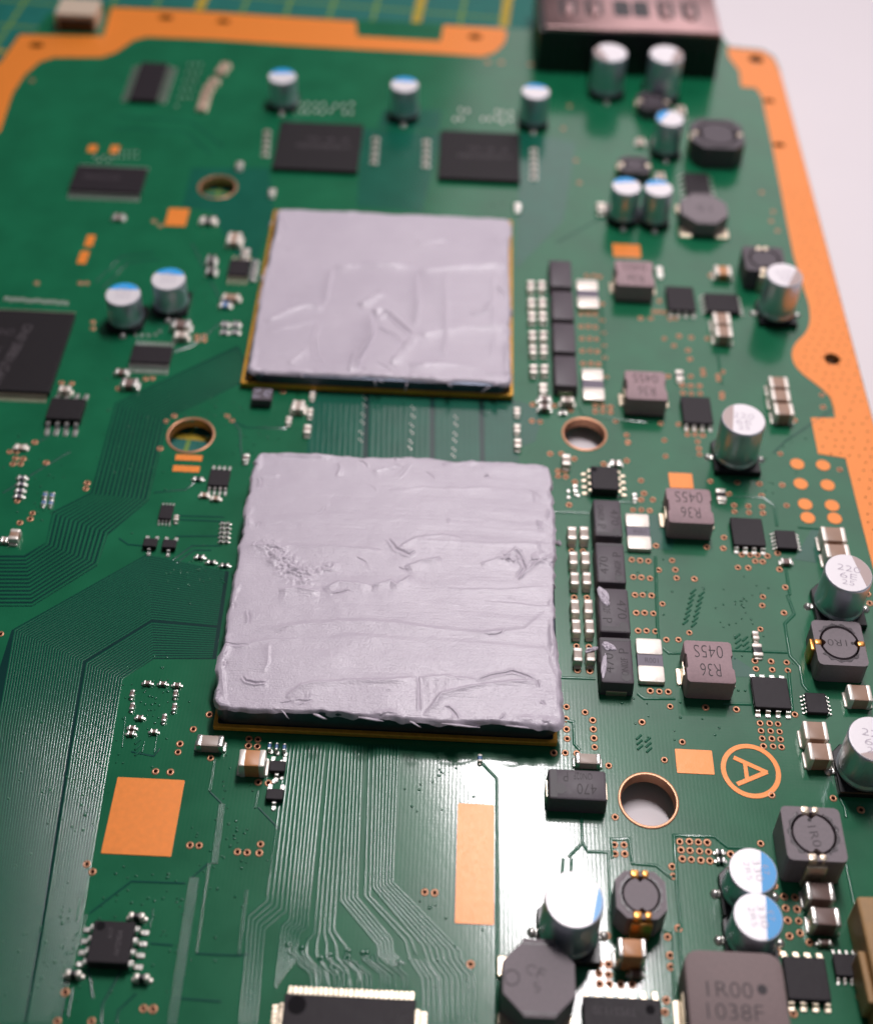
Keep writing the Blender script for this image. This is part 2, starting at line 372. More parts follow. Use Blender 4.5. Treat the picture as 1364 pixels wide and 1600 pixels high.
# ---- traces (solder mask raised over copper lines)
def lerp_lines(A, B, n, skip=()):
    A = pl(A); B = pl(B); L = []
    for i in range(n):
        if i in skip: continue
        t = i/(n-1); L.append([(a[0]*(1-t)+b[0]*t, a[1]*(1-t)+b[1]*t) for a, b in zip(A, B)])
    return L
def bundle(A, B, n, w_, h_, m='trace_mask', label=None, skip=()):
    a = M()
    for L in lerp_lines(A, B, n, skip):
        # subdivide for a slight waver
        a.ribbon(L, w_, h_, ZT)
    return link('trace_bundle', a.mesh('trace_bundle', m, smooth=True), board, kind='stuff', label=label)
bundle([(372, 545), (183, 632), (146, 772), (85, 803), (74, 850), (40, 873), (-60, 873)], [(388, 588), (258, 655), (230, 780), (166, 832), (151, 881), (50, 945), (-60, 945)], 13, .031, .0012, 'solder_mask', 'wide bundle of dark parallel traces running down-left from the upper package', skip=())
bundle([(352, 893), (232, 868), (24, 985), (-2, 1130), (-40, 1420), (-60, 1600)], [(332, 1027), (240, 1027), (190, 1061), (168, 1190), (119, 1480), (90, 1600)], 42, .0205, .0016, 'trace_mask', 'fan of fine traces turning from the lower package down the left side', skip=(27,))
bundle([(489, 612), (484, 714)], [(803, 629), (806, 724)], 38, .088, .0010, 'bare_mask', 'vertical traces between the two packages', skip=(10, 22, 31))
bundle([(448, 1165), (417, 1408), (388, 1432), (374, 1600)], [(472, 1165), (446, 1425), (412, 1452), (400, 1600)], 5, .031, .0034, label='traces running down below the left of the lower package')
bundle([(478, 1165), (452, 1438), (440, 1448), (430, 1545)], [(508, 1165), (479, 1450), (467, 1458), (459, 1506)], 6, .031, .0034)
bundle([(516, 1165), (491, 1460), (480, 1470), (478, 1492), (492, 1510), (496, 1545)], [(540, 1165), (521, 1455), (540, 1480), (542, 1500), (560, 1520), (566, 1545)], 5, .031, .0034)
bundle([(545, 1165), (532, 1408), (590, 1477), (592, 1495), (612, 1512)], [(566, 1165), (557, 1403), (612, 1469), (613, 1490), (632, 1508)], 5, .031, .0034)
bundle([(577, 1165), (570, 1401), (634, 1472), (640, 1500)], [(584, 1165), (577, 1401), (642, 1468), (650, 1492)], 2, .031, .0034)
bundle([(590, 1165), (583, 1388), (660, 1478), (668, 1502), (688, 1530), (690, 1600)], [(622, 1165), (613, 1379), (719, 1487), (720, 1500), (741, 1526), (741, 1600)], 7, .031, .0034)
bundle([(640, 1500), (660, 1530), (662, 1600)], [(664, 1502), (684, 1530), (686, 1600)], 4, .031, .0034)
a = M()
for i in range(22):                                              # short escapes above the wide flat package
    x = 486 + i*7.2 + random.uniform(-1, 1); k = random.choice((0, 1, 2, 3, 4)); L = [(x, 1546), (x, 1524 + random.uniform(-4, 4))]
    dx = 16 + k*9; L.append((x - dx*.8, L[-1][1] - dx*.62)); L.append((L[-1][0] - 1, L[-1][1] - 12))
    if i % 5 == 4: continue
    P = pl(L); a.ribbon(P, .030, .008, ZT + .0003)
    if i % 2: a.lathe([(.032, ZT), (.028, ZT + .009), (.012, ZT + .013)], 10, cx=P[-1][0], cy=P[-1][1])
link('trace_bundle', a.mesh('trace_bundle', 'trace_mask', smooth=True), board, kind='stuff', label='short zigzag escape traces above the wide flat package')
a = M()
for (A, B, n) in (([(180, 632), (345, 560)], [(188, 640), (350, 568)], 2),):
    pass
for x0, y0, x1, y1, n, dx in [(343, 1257, 331, 1350, 4, 2.8), (297, 1372, 262, 1600, 5, 3.2), (326, 1352, 306, 1490, 2, 2.0), (335, 1187, 327, 1237, 2, 2.2), (403, 1236, 398, 1263, 2, 2), (420, 1200, 416, 1222, 1, 2), (432, 1297, 417, 1400, 1, 2), (247, 1142, 241, 1177, 1, 2), (196, 1120, 191, 1168, 1, 2), (226, 1160, 222, 1176, 1, 2), (123, 1405, 118, 1440, 2, 2.4), (133, 1430, 123, 1480, 2, 2.4), (240, 1420, 235, 1450, 1, 2), (384, 1392, 372, 1492, 2, 3)]:
    for i in range(n): a.ribbon(pl([(x0 + i*dx, y0), (x1 + i*dx, y1)]), .022, .008, ZT)
link('trace_bundle', a.mesh('trace_bundle', 'trace_mask', smooth=True), board, kind='stuff', label='short straight traces around the large square copper pad')
singles = [[(290, 1381), (205, 1378), (140, 1428)], [(325, 1350), (300, 1372)], [(328, 1238), (346, 1256)], [(403, 1262), (436, 1296)], [(306, 1491), (372, 1494), (388, 1492)], [(235, 1475), (270, 1478)],
           [(137, 1506), (145, 1560)], [(196, 1506), (160, 1570), (158, 1600)], [(213, 1553), (185, 1580), (182, 1600)], [(113, 1545), (106, 1590)], [(268, 1560), (345, 1566)], [(205, 1175), (240, 1182), (250, 1170)],
           [(355, 650), (375, 672), (376, 700), (378, 715)], [(362, 657), (385, 668), (445, 669), (460, 650)], [(310, 748), (290, 765), (240, 770)], [(275, 838), (350, 838)], [(280, 812), (350, 815)], [(280, 806), (350, 808)], [(186, 841), (200, 851), (225, 853)],
           [(270, 875), (300, 853), (345, 853)], [(275, 880), (303, 860), (330, 860)], [(60, 690), (110, 660)], [(5, 770), (60, 735), (110, 705)], [(1208, 708), (1226, 690), (1300, 640)], [(870, 378), (940, 340), (1000, 300)], [(150, 440), (190, 400), (240, 395)], [(160, 450), (200, 410), (250, 405)], [(300, 380), (330, 440), (350, 480)], [(180, 180), (300, 190), (350, 230)], [(180, 200), (290, 205), (330, 240)], [(240, 560), (300, 540), (350, 500)]]
a = M()
for L in singles: a.ribbon(pl(L), .022, .003, ZT + .0006)
link('trace', a.mesh('trace', 'trace_dark', smooth=True), board, kind='stuff', label='single dark traces wandering between parts')
edges = [[(866, 800), (922, 802)], [(887, 825), (918, 823)], [(876, 1059), (930, 1061)], [(1033, 1011), (1045, 1021), (1064, 1021)], [(996, 1084), (1006, 1092), (1055, 1092)],
         [(1165, 1326), (1137, 1325), (1116, 1308), (1053, 1306), (1058, 1400), (1064, 1452)], [(957, 1342), (955, 1312), (983, 1311), (988, 1350), (1025, 1353), (1050, 1373)],
         [(908, 1270), (910, 1318), (888, 1340)], [(911, 1318), (918, 1331), (950, 1332), (954, 1430)], [(750, 1190), (776, 1217), (777, 1440), (776, 1600)], [(1308, 1240), (1320, 1262), (1322, 1278)],
         [(1322, 1352), (1342, 1450)], [(1230, 930), (1241, 960), (1226, 975), (1234, 1025), (1250, 1042), (1254, 1070), (1262, 1080)], [(1135, 1016), (1230, 1020)], [(880, 1126), (896, 1128), (897, 1163), (906, 1173)],
         [(1140, 776), (1192, 777), (1210, 790), (1214, 822)], [(1130, 1100), (1174, 1101)], [(1232, 1050), (1238, 1112)], [(960, 783), (990, 786)], [(1247, 824), (1298, 828)], [(1228, 890), (1234, 930)], [(1024, 870), (1027, 980), (1030, 1008)],
         [(880, 1342), (878, 1366)], [(893, 1342), (892, 1366)], [(1120, 540), (1128, 600)], [(940, 480), (947, 600)], [(1060, 1452), (1066, 1520)], [(1036, 1455), (1052, 1458), (1054, 1560)], [(1340, 1536), (1346, 1560)], [(905, 636), (912, 650), (1010, 660)]]
a = M()
for L in edges: a.ribbon(pl(L), .042, .009, ZT + .001, bev=.2)
link('copper_pour_edge', a.mesh('copper_pour_edge', 'trace_mask', smooth=True), board, kind='stuff', label='raised edges of the copper areas under the mask')

# ---- vias
VIA = [(917,431),(928,431),(937,432),(908,490),(919,490),(930,491),(908,510),(919,510),(930,511),(909,529),(921,529),(932,530),(910,548),(922,548),(933,549),(911,568),(923,568),(935,569),
(941,475),(941,500),(943,520),(944,540),(945,559),(947,589),(930,634),(942,635),(954,636),(930,643),(942,643),(954,644),(832,632),(866,634),(831,658),(844,659),(892,641),(962,658),(1032,662),(979,680),(981,691),(1038,688),(1060,663),(1090,690),
(1001,497),(1017,497),(1022,487),(1030,487),(1038,488),(1047,497),(1056,497),(1038,529),(1061,525),(1080,527),(1053,540),(1075,547),(1078,561),(1079,588),(1066,602),(1079,603),(1093,603),(1067,614),(1080,615),(1094,615),(1044,588),
(1073,671),(1085,671),(1097,671),(1074,679),(1086,679),(1098,680),(1098,578),(1099,585),(1129,581),(1122,587),(1123,593),(1128,615),(1128,621),(1242,657),(1286,636),(1284,617),(1105,529),
(859.5,709),(877,709),(897,717),(981,692),(1040,713),(943,725),(979,720),(872,736),(883,736),(872,744),(884,745),(898,753),(889,789),(1001.5,751),(1006,771),(1001.5,781),(1020,781),(989,797),(1002,797),(1015,798),(893,861),(911,861.5),
(987,875),(1000,876),(1013,877),(1050,876),(989.5,902),(1002,902.5),(1015.5,904),(1029,891),(1055,890.5),(1057,903.5),(1085,905),(992,930),(1004,930),(1018,931),(1035,944),(897,933.6),(917,934),(1025,853),(1104,855),(1092,701),(1093,710),
(994,958),(1007,958),(1021,959),(997,986),(1010,986),(1024,987),(1041,1000),(1077,989),(900.5,1010),(920,1011),(902,1048),(921.5,1049),(1016,1080),(1030,1081),(1044,1081.5),(1047,1104.5),(1102.5,1106),(885,1105),(884,1124),(885,1140),(886,1155),
(914,1113.5),(926,1126),(927,1140),(928,1154),(1003,1129),(1066,1160),(865,1177),(883,1177),(901,1178),(929,1168),(951,1197),(1038,1188),(961,1277.5),(960,1321),(975,1321),(961,1335),(976,1335),(1050,1355),(1052,1370),
(1062,1316),(1077,1316),(1091,1317),(1105,1317.5),(1064,1329),(1078,1330),(1093,1331),(1107,1332),(1066,1343),(1080,1344),(1095,1345),(1109,1346),
(1219,709),(1110,752),(1152,754),(1186.5,756),(1190,774.5),(1222,758),(1229,790),(1312,734),(1139,772),(1147,789.6),(1169,791),(1190.5,792),(1147.5,799.5),(1170,801),(1192,802),(1131,840),(1130,857),(1159,867),(1172,867.6),(1183.5,867.6),(1199,869),(1180,877),(1191.5,878),
(1153,887),(1169,887.5),(1215,864.6),(1218,890),(1227,918),(1192,933),(1191,946.5),(1356,928.6),(1359,943),(1225,958),(1188,983.5),(1179.5,1033),(1204.6,1034),(1229,1035.6),(1181,1045.5),(1206.5,1047),(1231,1048),(1150.5,1109),(1242,1117),
(1187.6,1130.6),(1202.5,1131),(1215.5,1132),(1189,1142.5),(1204,1143),(1218,1144),(1191,1154.5),(1206,1155),(1219.5,1156),(1193,1166.5),(1208,1167),(1221,1168),(1205.6,1243),(1302,1248),(1345,1266),(1188.5,1319),(1141.6,1335.6),(1210,1385),
(1225,1402),(1242,1403),(1227.6,1420),(1245.4,1421.6),(1230.7,1439),(1248,1440),(1233.6,1463.7),(1250,1459),(1264.6,1473.7),(1214.6,1488),(1060,1451.6),(1043,1465),(1047,1494),(1048,1512),(1240,1585),(1344,1558.6),(1041,1564),(949,1463),(936,1507),(951,1508),(936,1522),(951,1524),(937,1538.6),(952,1539),(970,1539.5),(988,1539.7),(1039,1582.6),
(302,1140),(281,1163),(278,1176),(329,1185),(243,1206),(266,1207),(135.7,1351),(144.5,1363),(296.6,1321.5),(311,1322),(102,1551.5),(224,1577),(239,1578),(89.6,1597),(143,1597),(389,1155),(403,1156),(388,1166),(402,1167),(403.5,1223),(419,1224),(386,1333),(407,1320),(405,1333.6),(371,1332),
(663.6,1395),(679,1396),(735,1508),(50.6,802),(47,811),(31,817),(1,991),(327,1117),(54,691),(15,706),(26,706),(24,716),(36,717),(20,725),(32,725),(72,723),(136,755),(134,763.6),(27,783),(250,701),(260,658),(272,650),(355,650),(362.5,657),(185,607)]
def via_mesh():
    a = M(); a.lathe([(.022, .0048), (.0285, .0085), (.038, .0085), (.047, .0022)], 20, cap0=False, cap1=False)
    a.lathe([(.0265, .001), (.0265, .0052)], 20, mi=1); return a.mesh('via', ['via_copper', 'via_hole'], smooth=True)
vm = via_mesh()
VIA_REST = [(227,592),(238,591),(308,525),(319,525),(308,531.6),(319,531.6),(145,503),(145,513),(125,442),(135,442),(57,442),(435,606),(442,612),(1030,470),(1110,430),(1060,1000),(96,598),(112,599),(1200,400),(1208,330),(1205,345),(1215,360),(1190,300),(900,250),(905,285),(880,200),(890,165),(240,345),(250,352),(205,600)]
for x, y in VIA:
    p = U(x, y); k = random.uniform(.93, 1.06); link('via', vm, board, (p.x, p.y, 0), random.random()*6, scale=(k, k, 1))
a = M()
for x, y in VIA_REST:
    p = U(x, y); a.lathe([(.022, .0048), (.0285, .0085), (.038, .0085), (.047, .0022)], 12, cx=p.x, cy=p.y, cap0=False, cap1=False); a.lathe([(.0225, .001), (.0225, .0048)], 12, mi=1, cx=p.x, cy=p.y)
def inside(x, y, P):
    c = False; n = len(P)
    for i in range(n):
        (xa, ya), (xb, yb) = P[i], P[i-1]
        if (ya > y) != (yb > y) and x < (xb-xa)*(y-ya)/(yb-ya) + xa: c = not c
    return c
RB = right_in + right_out
for i in range(14):                                              # rows of tiny stitching vias in the copper border
    for j in range(70):
        x, y = XR - .12 - i*.15 + (j % 2)*.07 + random.uniform(-.03, .03), 3.6 - j*.16 + random.uniform(-.03, .03)
        if inside(x, y, RB) and inside(x - .08, y, RB) and random.random() < .9: a.lathe([(.011, .0062), (.014, .0072)], 8, mi=1, cx=x, cy=y, cap0=False)
link('via_field', a.mesh('via_field', ['via_copper', 'via_hole'], smooth=True), board, kind='stuff', label='small far vias and stitching holes of the copper border')
# tented vias: little domes of mask
a = M()
def dome(p, r=.02, h=.009): a.lathe([(r, ZT - .002), (r*.8, ZT + h*.6), (r*.35, ZT + h)], 9, cx=p[0], cy=p[1])
for cx, cy, sx, sy, n in [(60, 760, 60, 60, 30), (330, 640, 60, 40, 30), (300, 900, 70, 40, 40), (230, 1090, 55, 60, 60), (150, 1250, 140, 100, 60), (260, 1400, 110, 120, 70), (100, 1500, 100, 90, 50), (150, 1480, 120, 80, 40),
                          (1000, 880, 130, 110, 30), (1150, 960, 60, 60, 30), (1100, 1100, 120, 60, 25), (360, 1290, 60, 90, 40), (700, 1450, 60, 120, 20), (690, 1220, 60, 50, 14), (220, 700, 120, 130, 50), (330, 400, 60, 120, 30), (400, 690, 60, 30, 20), (1200, 700, 80, 80, 20)]:
    for i in range(n):
        ux, uy = cx + random.gauss(0, sx*.5), cy + random.gauss(0, sy*.5)
        if (150 < ux < 295 and 1205 < uy < 1348) or (705 < ux < 780 and 1250 < uy < 1450) or (1044 < ux < 1222 and 1160 < uy < 1250): continue
        p = U(ux, uy); dome(p, random.uniform(.010, .020), random.uniform(.004, .009))
for (cx, cy, nx, ny, dx, dy, sk) in [(1083, 925, 2, 7, 13, 8, -2), (998, 1153, 2, 3, 14, 8, 1), (1152, 995, 2, 3, 12, 8, 1), (215, 1160, 1, 3, 9, 9, 0)]:
    for i in range(nx):
        for j in range(ny):
            P = pl([(cx + i*dx + j*sk + 4, cy + j*dy - 4 + i*4), (cx + i*dx + j*sk - 4, cy + j*dy + 3 + i*4)]); a.ribbon(P, .03, .012, ZT)
link('tented_via', a.mesh('tented_via', 'trace_mask', smooth=True), board, kind='stuff', label='tiny mask-covered bumps')
# bright solder pads too small to pick apart
a = M()
def pad(px_, py_, wx, wy, h=.012):
    p = U(px_, py_); a.rbox(p.x - wx/2, p.x + wx/2, p.y - wy/2, p.y + wy/2, .001, h, r=min(wx, wy)*.4, b=.006)
for cx, cy in ((504, 168), (753, 180)):
    for i in range(9):
        for j in range(2):
            if random.random() < .85: pad(cx - 44 + i*11 + random.uniform(-2, 2), cy - 6 + j*13 + random.uniform(-3, 3), .05, .12)
for i in range(22): pad(8 + i*4.6, 467 + i*.3 + random.uniform(-1.5, 1.5), .03, .09)
for j, y0_ in enumerate((618, 645, 672)):
    pass
for (x, y) in [(569, 622), (569, 633), (567, 648), (566, 660), (564, 676), (563, 688), (645, 637), (645, 650), (643, 664), (643, 675), (641, 690), (640, 700), (712, 652), (712, 663), (711, 678), (710, 688), (709, 702), (708, 712)]:
    for dx in (-1.6, 2): pad(x + dx, y + dx, .018, .04, .008)
for i in range(5): pad(148 + i*7, 245 + (i % 2)*5, .05, .07)
for i in range(10): pad(182 + (i % 5)*8, 237 + (i//5)*9, .03, .05)
for i in range(16): pad(296 + (i % 3)*9 - (i//3)*4, 100 + (i//3)*13, .05, .05)
for (x, y) in [(250, 518), (243, 523), (232, 524), (222, 524), (212, 524), (888, 778), (888, 768), (903, 775), (947, 1545), (960, 1548), (428, 1222), (440, 1216), (431, 1250), (424, 1176), (434, 1178), (446, 1180), (440, 1192), (418, 1190)]:
    pad(x, y, .05, .06, .016)
link('solder_pad', a.mesh('solder_pad', 'tin'), board, kind='stuff', label='small silvery solder pads')
a = M()
for x0, y0, x1, y1, z_ in [(930, 1520, 1010, 1545, 0), ]:
    P = pl([(916, 1536), (1000, 1530), (1005, 1552), (918, 1556)]); a.prism(P, .0028, .0034)
link('tinned_patch', a.mesh('tinned_patch', 'bare_mask'), board)

# ------------------------------------------------------------------ component builders
def lead_mesh(wd, out, h, key, m='tin'):
    def mk():
        t = .018; a = M()
        prof = [(-.02, h), (out*.32, h), (out*.52, t*1.1), (out, t*1.1)]; low = [(-.02, h - t), (out*.22, h - t), (out*.42, .0), (out, .0)]
        vs = []
        for y in (-wd/2, wd/2):
            for p in prof: vs.append((p[0], y, p[1]))
            for p in low: vs.append((p[0], y, p[1] + .003))
        fs = []
        for i in range(3):
            fs += [(i, i+1, 8+i+1, 8+i)[::1], (4+i, 12+i, 12+i+1, 4+i+1), (i, 4+i, 4+i+1, i+1), (8+i, 8+i+1, 12+i+1, 12+i)]
        fs += [(3, 7, 15, 11), (0, 8, 12, 4)]
        a.add(vs, fs)
        a.rbox(out*.45, out*1.12, -wd*.56, wd*.56, .001, .012, r=wd*.3, b=.006)      # solder fillet
        return a.mesh('lead', m)
    return cached(('lead', round(wd, 3), round(out, 3), round(h, 3), m), mk)
def leads(root, w_, d_, h, sides, out=.1, wd=.035, lm='tin'):
    me = lead_mesh(wd, out, h*.6, None, lm)
    for side, spec in sides.items():
        n = spec if isinstance(spec, int) else spec[0]; span = .86 if isinstance(spec, int) else spec[1]
        for i in range(n):
            t = (i/(n-1) - .5) if n > 1 else 0
            if side in 'lr':
                x = (w_/2) * (1 if side == 'r' else -1); y = t*d_*span; rz = 0 if side == 'r' else math.pi
            else:
                y = (d_/2) * (1 if side == 't' else -1); x = t*w_*span; rz = math.pi/2 if side == 't' else -math.pi/2
            link('lead', me, root, (x, y, 0), rz)
def ic(label, TL, TR, BR, BL, h, sides, texts=(), dot=None, m='epoxy', cat='chip', name='integrated_circuit', out=.1, wd=.035, group=None, lm='tin', r=.02, flat=False):
    x, y, w_, d_ = quad(TL, TR, BR, BL, h)
    root = thing(name, label, cat, (x, y, 0), group=group)
    a = M(); a.rbox(-w_/2, w_/2, -d_/2, d_/2, .004 if flat else .012, h, r=r, b=.012, n=2, taper=.0 if flat else .008)
    link('body', a.mesh('body', m), root)
    if sides: leads(root, w_, d_, h if not flat else h*.3, sides, out, wd, lm)
    for (t, tx, ty, tw, th, rz, tm) in texts: marking(root, t, tx*w_, ty*d_, h + .0015, tw*w_ if rz % 180 == 0 else tw*d_, th*d_ if rz % 180 == 0 else th*w_, rz, tm)
    if dot:
        a = M(); a.lathe([(dot[2], h + .0006), (dot[2]*.95, h + .0016)], 24); link('pin_one_dot', a.mesh('dot', 'pin_dot'), root, (dot[0]*w_, dot[1]*d_, 0))
    return root
def chip_part(label, u, v, wpx, hpx, H, axis='x', body='tan_ceramic', term='tin', tfrac=.22, name='ceramic_capacitor', cat='capacitor', group=None, rz=0):
    """two-terminal chip component; (u,v) is the centre of its top face"""
    c = U(u, v, H); L = (U(u + wpx/2, v, H) - U(u - wpx/2, v, H)).length; D = abs((U(u, v - hpx/2, H) - U(u, v + hpx/2, H)).y)
    L = round(L, 2); D = round(D, 2); k = ('chip', L, D, H, axis, body, term, tfrac)
    def mk():
        a = M(); t1 = M(); t2 = M(); e = .004; b = min(.02, H*.2)
        if axis == 'x':
            t = L*tfrac; a.rbox(-L/2 + t*.6, L/2 - t*.6, -D/2 + e, D/2 - e, .006, H - e, r=.01, b=b)
            t1.rbox(-L/2, -L/2 + t, -D/2, D/2, .002, H, r=b, b=b, n=3); t2.rbox(L/2 - t, L/2, -D/2, D/2, .002, H, r=b, b=b, n=3)
            t1.rbox(-L/2 - .03, -L/2 + .02, -D/2 + .01, D/2 - .01, .001, min(.03, H*.4), r=.015, b=.02); t2.rbox(L/2 - .02, L/2 + .03, -D/2 + .01, D/2 - .01, .001, min(.03, H*.4), r=.015, b=.02)
        else:
            t = D*tfrac; a.rbox(-L/2 + e, L/2 - e, -D/2 + t*.6, D/2 - t*.6, .006, H - e, r=.01, b=b)
            t1.rbox(-L/2, L/2, -D/2, -D/2 + t, .002, H, r=b, b=b, n=3); t2.rbox(-L/2, L/2, D/2 - t, D/2, .002, H, r=b, b=b, n=3)
            t1.rbox(-L/2 + .01, L/2 - .01, -D/2 - .03, -D/2 + .02, .001, min(.03, H*.4), r=.015, b=.02); t2.rbox(-L/2 + .01, L/2 - .01, D/2 - .02, D/2 + .03, .001, min(.03, H*.4), r=.015, b=.02)
        return a.mesh('body', body, angle=40), t1.mesh('terminal', term, angle=40), t2.mesh('terminal', term, angle=40)
    ms = cached(k, mk)
    root = thing(name, label, cat, (c.x, c.y, 0), rz + random.uniform(-.015, .015), group)
    link('body', ms[0], root); link('terminal', ms[1], root); link('terminal', ms[2], root)
    return root
def elcap(label, u, v, r, H, stripe=90, sm='stripe_blue', lead_axis='y', texts=(), trot=0, group=None, frac=.45, soft=True):
    c = U(u, v, H); root = thing('electrolytic_capacitor', label, 'capacitor', (c.x, c.y, 0), group=group)
    R = r/.97
    def mk():
        a = M(); a.lathe([(R*.90, .10), (R*.985, .115), (R, .14), (R*.995, .165), (R*.95, .19), (R*.945, .205), (R*.97, .235), (R*.97, H - .045), (R*.955, H - .015), (R*.93, H - .003), (R*.90, H)], 56)
        return a.mesh('can', 'aluminium', angle=60)
    link('can', cached(('can', round(r, 3), H), mk), root)
    t_ = M(); t_.lathe([(R*.93, H - .002), (R*.915, H + .0015), (R*.90, H + .002)], 56, cap0=False); link('printed_top', t_.mesh('printed_top', 'can_top'), root)
    a = M(); rr = R*.905; th = math.acos(frac); n = 22
    pts = [(rr*math.cos(-th + 2*th*i/n), rr*math.sin(-th + 2*th*i/n)) for i in range(n+1)]
    a.prism(pts, H + .001, H + .0032); link('polarity_stripe', a.mesh('polarity_stripe', sm), root, rz=math.radians(stripe))
    for (t, tx, ty, tw, th_) in texts:
        q = Matrix.Rotation(math.radians(trot), 2) @ Vector((tx*r, ty*r)); marking(root, t, q.x, q.y, H + .0038, tw*r, th_*r, trot, 'ink_cap')
    s = R*1.03; k = s*.35; a = M()
    pts = [(-s, -s + k), (-s + k, -s), (s - k, -s), (s, -s + k), (s, s), (-s, s)] if lead_axis == 'y' else [(-s, -s), (s, -s), (s, s - k), (s - k, s), (-s + k, s), (-s, s - k)]
    pts2 = [(x*.9, y*.9) for x, y in pts]
    a.loft([[(x, y, .004) for x, y in pts], [(x, y, .085) for x, y in pts], [(x*.97, y*.97, .10) for x, y in pts]])
    a.lathe([(R*.88, .099), (R*.86, .115)], 30); link('base', a.mesh('base', 'black_plastic'), root)
    for sg in (1, -1):
        a = M(); a.rbox(s*.75, s*1.22, -.045, .045, .002, .03, r=.02, b=.012); a.lathe([(.06, .002), (.045, .03), (.02, .05)], 12, cx=s*1.16)
        link('lead', a.mesh('lead', 'tin', angle=50), root, rz=(0 if lead_axis == 'x' else math.pi/2) + (0 if sg > 0 else math.pi))
    return root
def block(label, TL, TR, BR, BL, H, texts, band=None, dot=None, m='tantalum', lead_side='y', group=None, cat='capacitor', name='polymer_capacitor', bottom_z=.01):
    x, y, w_, d_ = quad(TL, TR, BR, BL, H); root = thing(name, label, cat, (x, y, 0), group=group)
    a = M(); a.rbox(-w_/2, w_/2, -d_/2, d_/2, bottom_z, H, r=.03, b=.025, n=3, taper=-.012)
    link('body', a.mesh('body', m, angle=35), root)
    if band:
        bx0, bx1, by0, by1 = band; a = M(); a.rbox(bx0*w_ + .02, bx1*w_ - .02, by0*d_ + .02, by1*d_ - .02, H - .001, H + .0012, r=.01, b=.0005); link('polarity_band', a.mesh('band', 'tantalum_band'), root)
    if dot: a = M(); a.lathe([(dot[2], H + .0008), (dot[2], H + .0019)], 24); link('date_dot', a.mesh('date_dot', 'tantalum_band'), root, (dot[0]*w_, dot[1]*d_, 0))
    for (t, tx, ty, tw, th, rz) in texts: marking(root, t, tx*w_, ty*d_, H + .0024, tw*(w_ if rz % 180 == 0 else d_), th*(d_ if rz % 180 == 0 else w_), rz, 'ink_dark')
    for sg in (1, -1):
        a = M()
        if lead_side == 'y': a.rbox(-w_*.32, w_*.32, sg*d_/2 - .02, sg*d_/2 + .02, .003, .09, r=.008, b=.006)
        else: a.rbox(sg*w_/2 - .02, sg*w_/2 + .022, -d_*.28, d_*.28, .003, .16, r=.008, b=.006)
        link('terminal', a.mesh('terminal', 'gold_tin'), root)
    return root
def inductor(label, TL, TR, BR, BL, H, texts, m='ferrite', r=.05, group=None, dot=None, trot=180, side_leads=True, notch=True):
    x, y, w_, d_ = quad(TL, TR, BR, BL, H); root = thing('power_inductor', label, 'inductor', (x, y, 0), group=group)
    pts = []
    for cx, cy, a0 in ((w_/2-r, d_/2-r, 0), (-w_/2+r, d_/2-r, 90), (-w_/2+r, -d_/2+r, 180), (w_/2-r, -d_/2+r, 270)):
        for k in range(5):
            an = math.radians(a0 + 22.5*k); pts.append((cx + r*math.cos(an), cy + r*math.sin(an)))
        if notch and a0 in (90, 270):                                  # shallow notch in the middle of both sides
            sx = -1 if a0 == 90 else 1; e = .022; yy = d_*.18
            ys = (yy, yy - .02, -yy + .02, -yy) if a0 == 90 else (-yy, -yy + .02, yy - .02, yy)
            pts += [(sx*w_/2, ys[0]), (sx*(w_/2 - e), ys[1]), (sx*(w_/2 - e), ys[2]), (sx*w_/2, ys[3])]
    def rg(s_, z): return [(px_*s_, py_*s_, z) for px_, py_ in pts]
    a = M(); a.loft([rg(.985, .01), rg(1.0, .06), rg(1.0, H - .022), rg(.992, H - .006), rg(.968, H)]); link('body', a.mesh('body', m, angle=38), root)
    for (t, tx, ty, tw, th) in texts: marking(root, t, tx*w_, ty*d_, H + .0016, tw*w_, th*d_, trot, 'ink_dark')
    if dot: a = M(); a.lathe([(dot[2], H + .0004), (dot[2], H + .0015)], 24); link('polarity_dot', a.mesh('dot', 'ink_dark'), root, (dot[0]*w_, dot[1]*d_, 0))
    for sg in (1, -1):
        a = M(); a.rbox(sg*w_/2 - .012, sg*w_/2 + .014, -d_*.17, d_*.17, .012, H*.55, r=.004, b=.004); a.rbox(min(sg*w_/2, sg*(w_/2+.07)), max(sg*w_/2, sg*(w_/2+.07)), -d_*.2, d_*.2, .002, .022, r=.02, b=.012)
        link('terminal', a.mesh('terminal', 'gold_tin'), root)
    return root
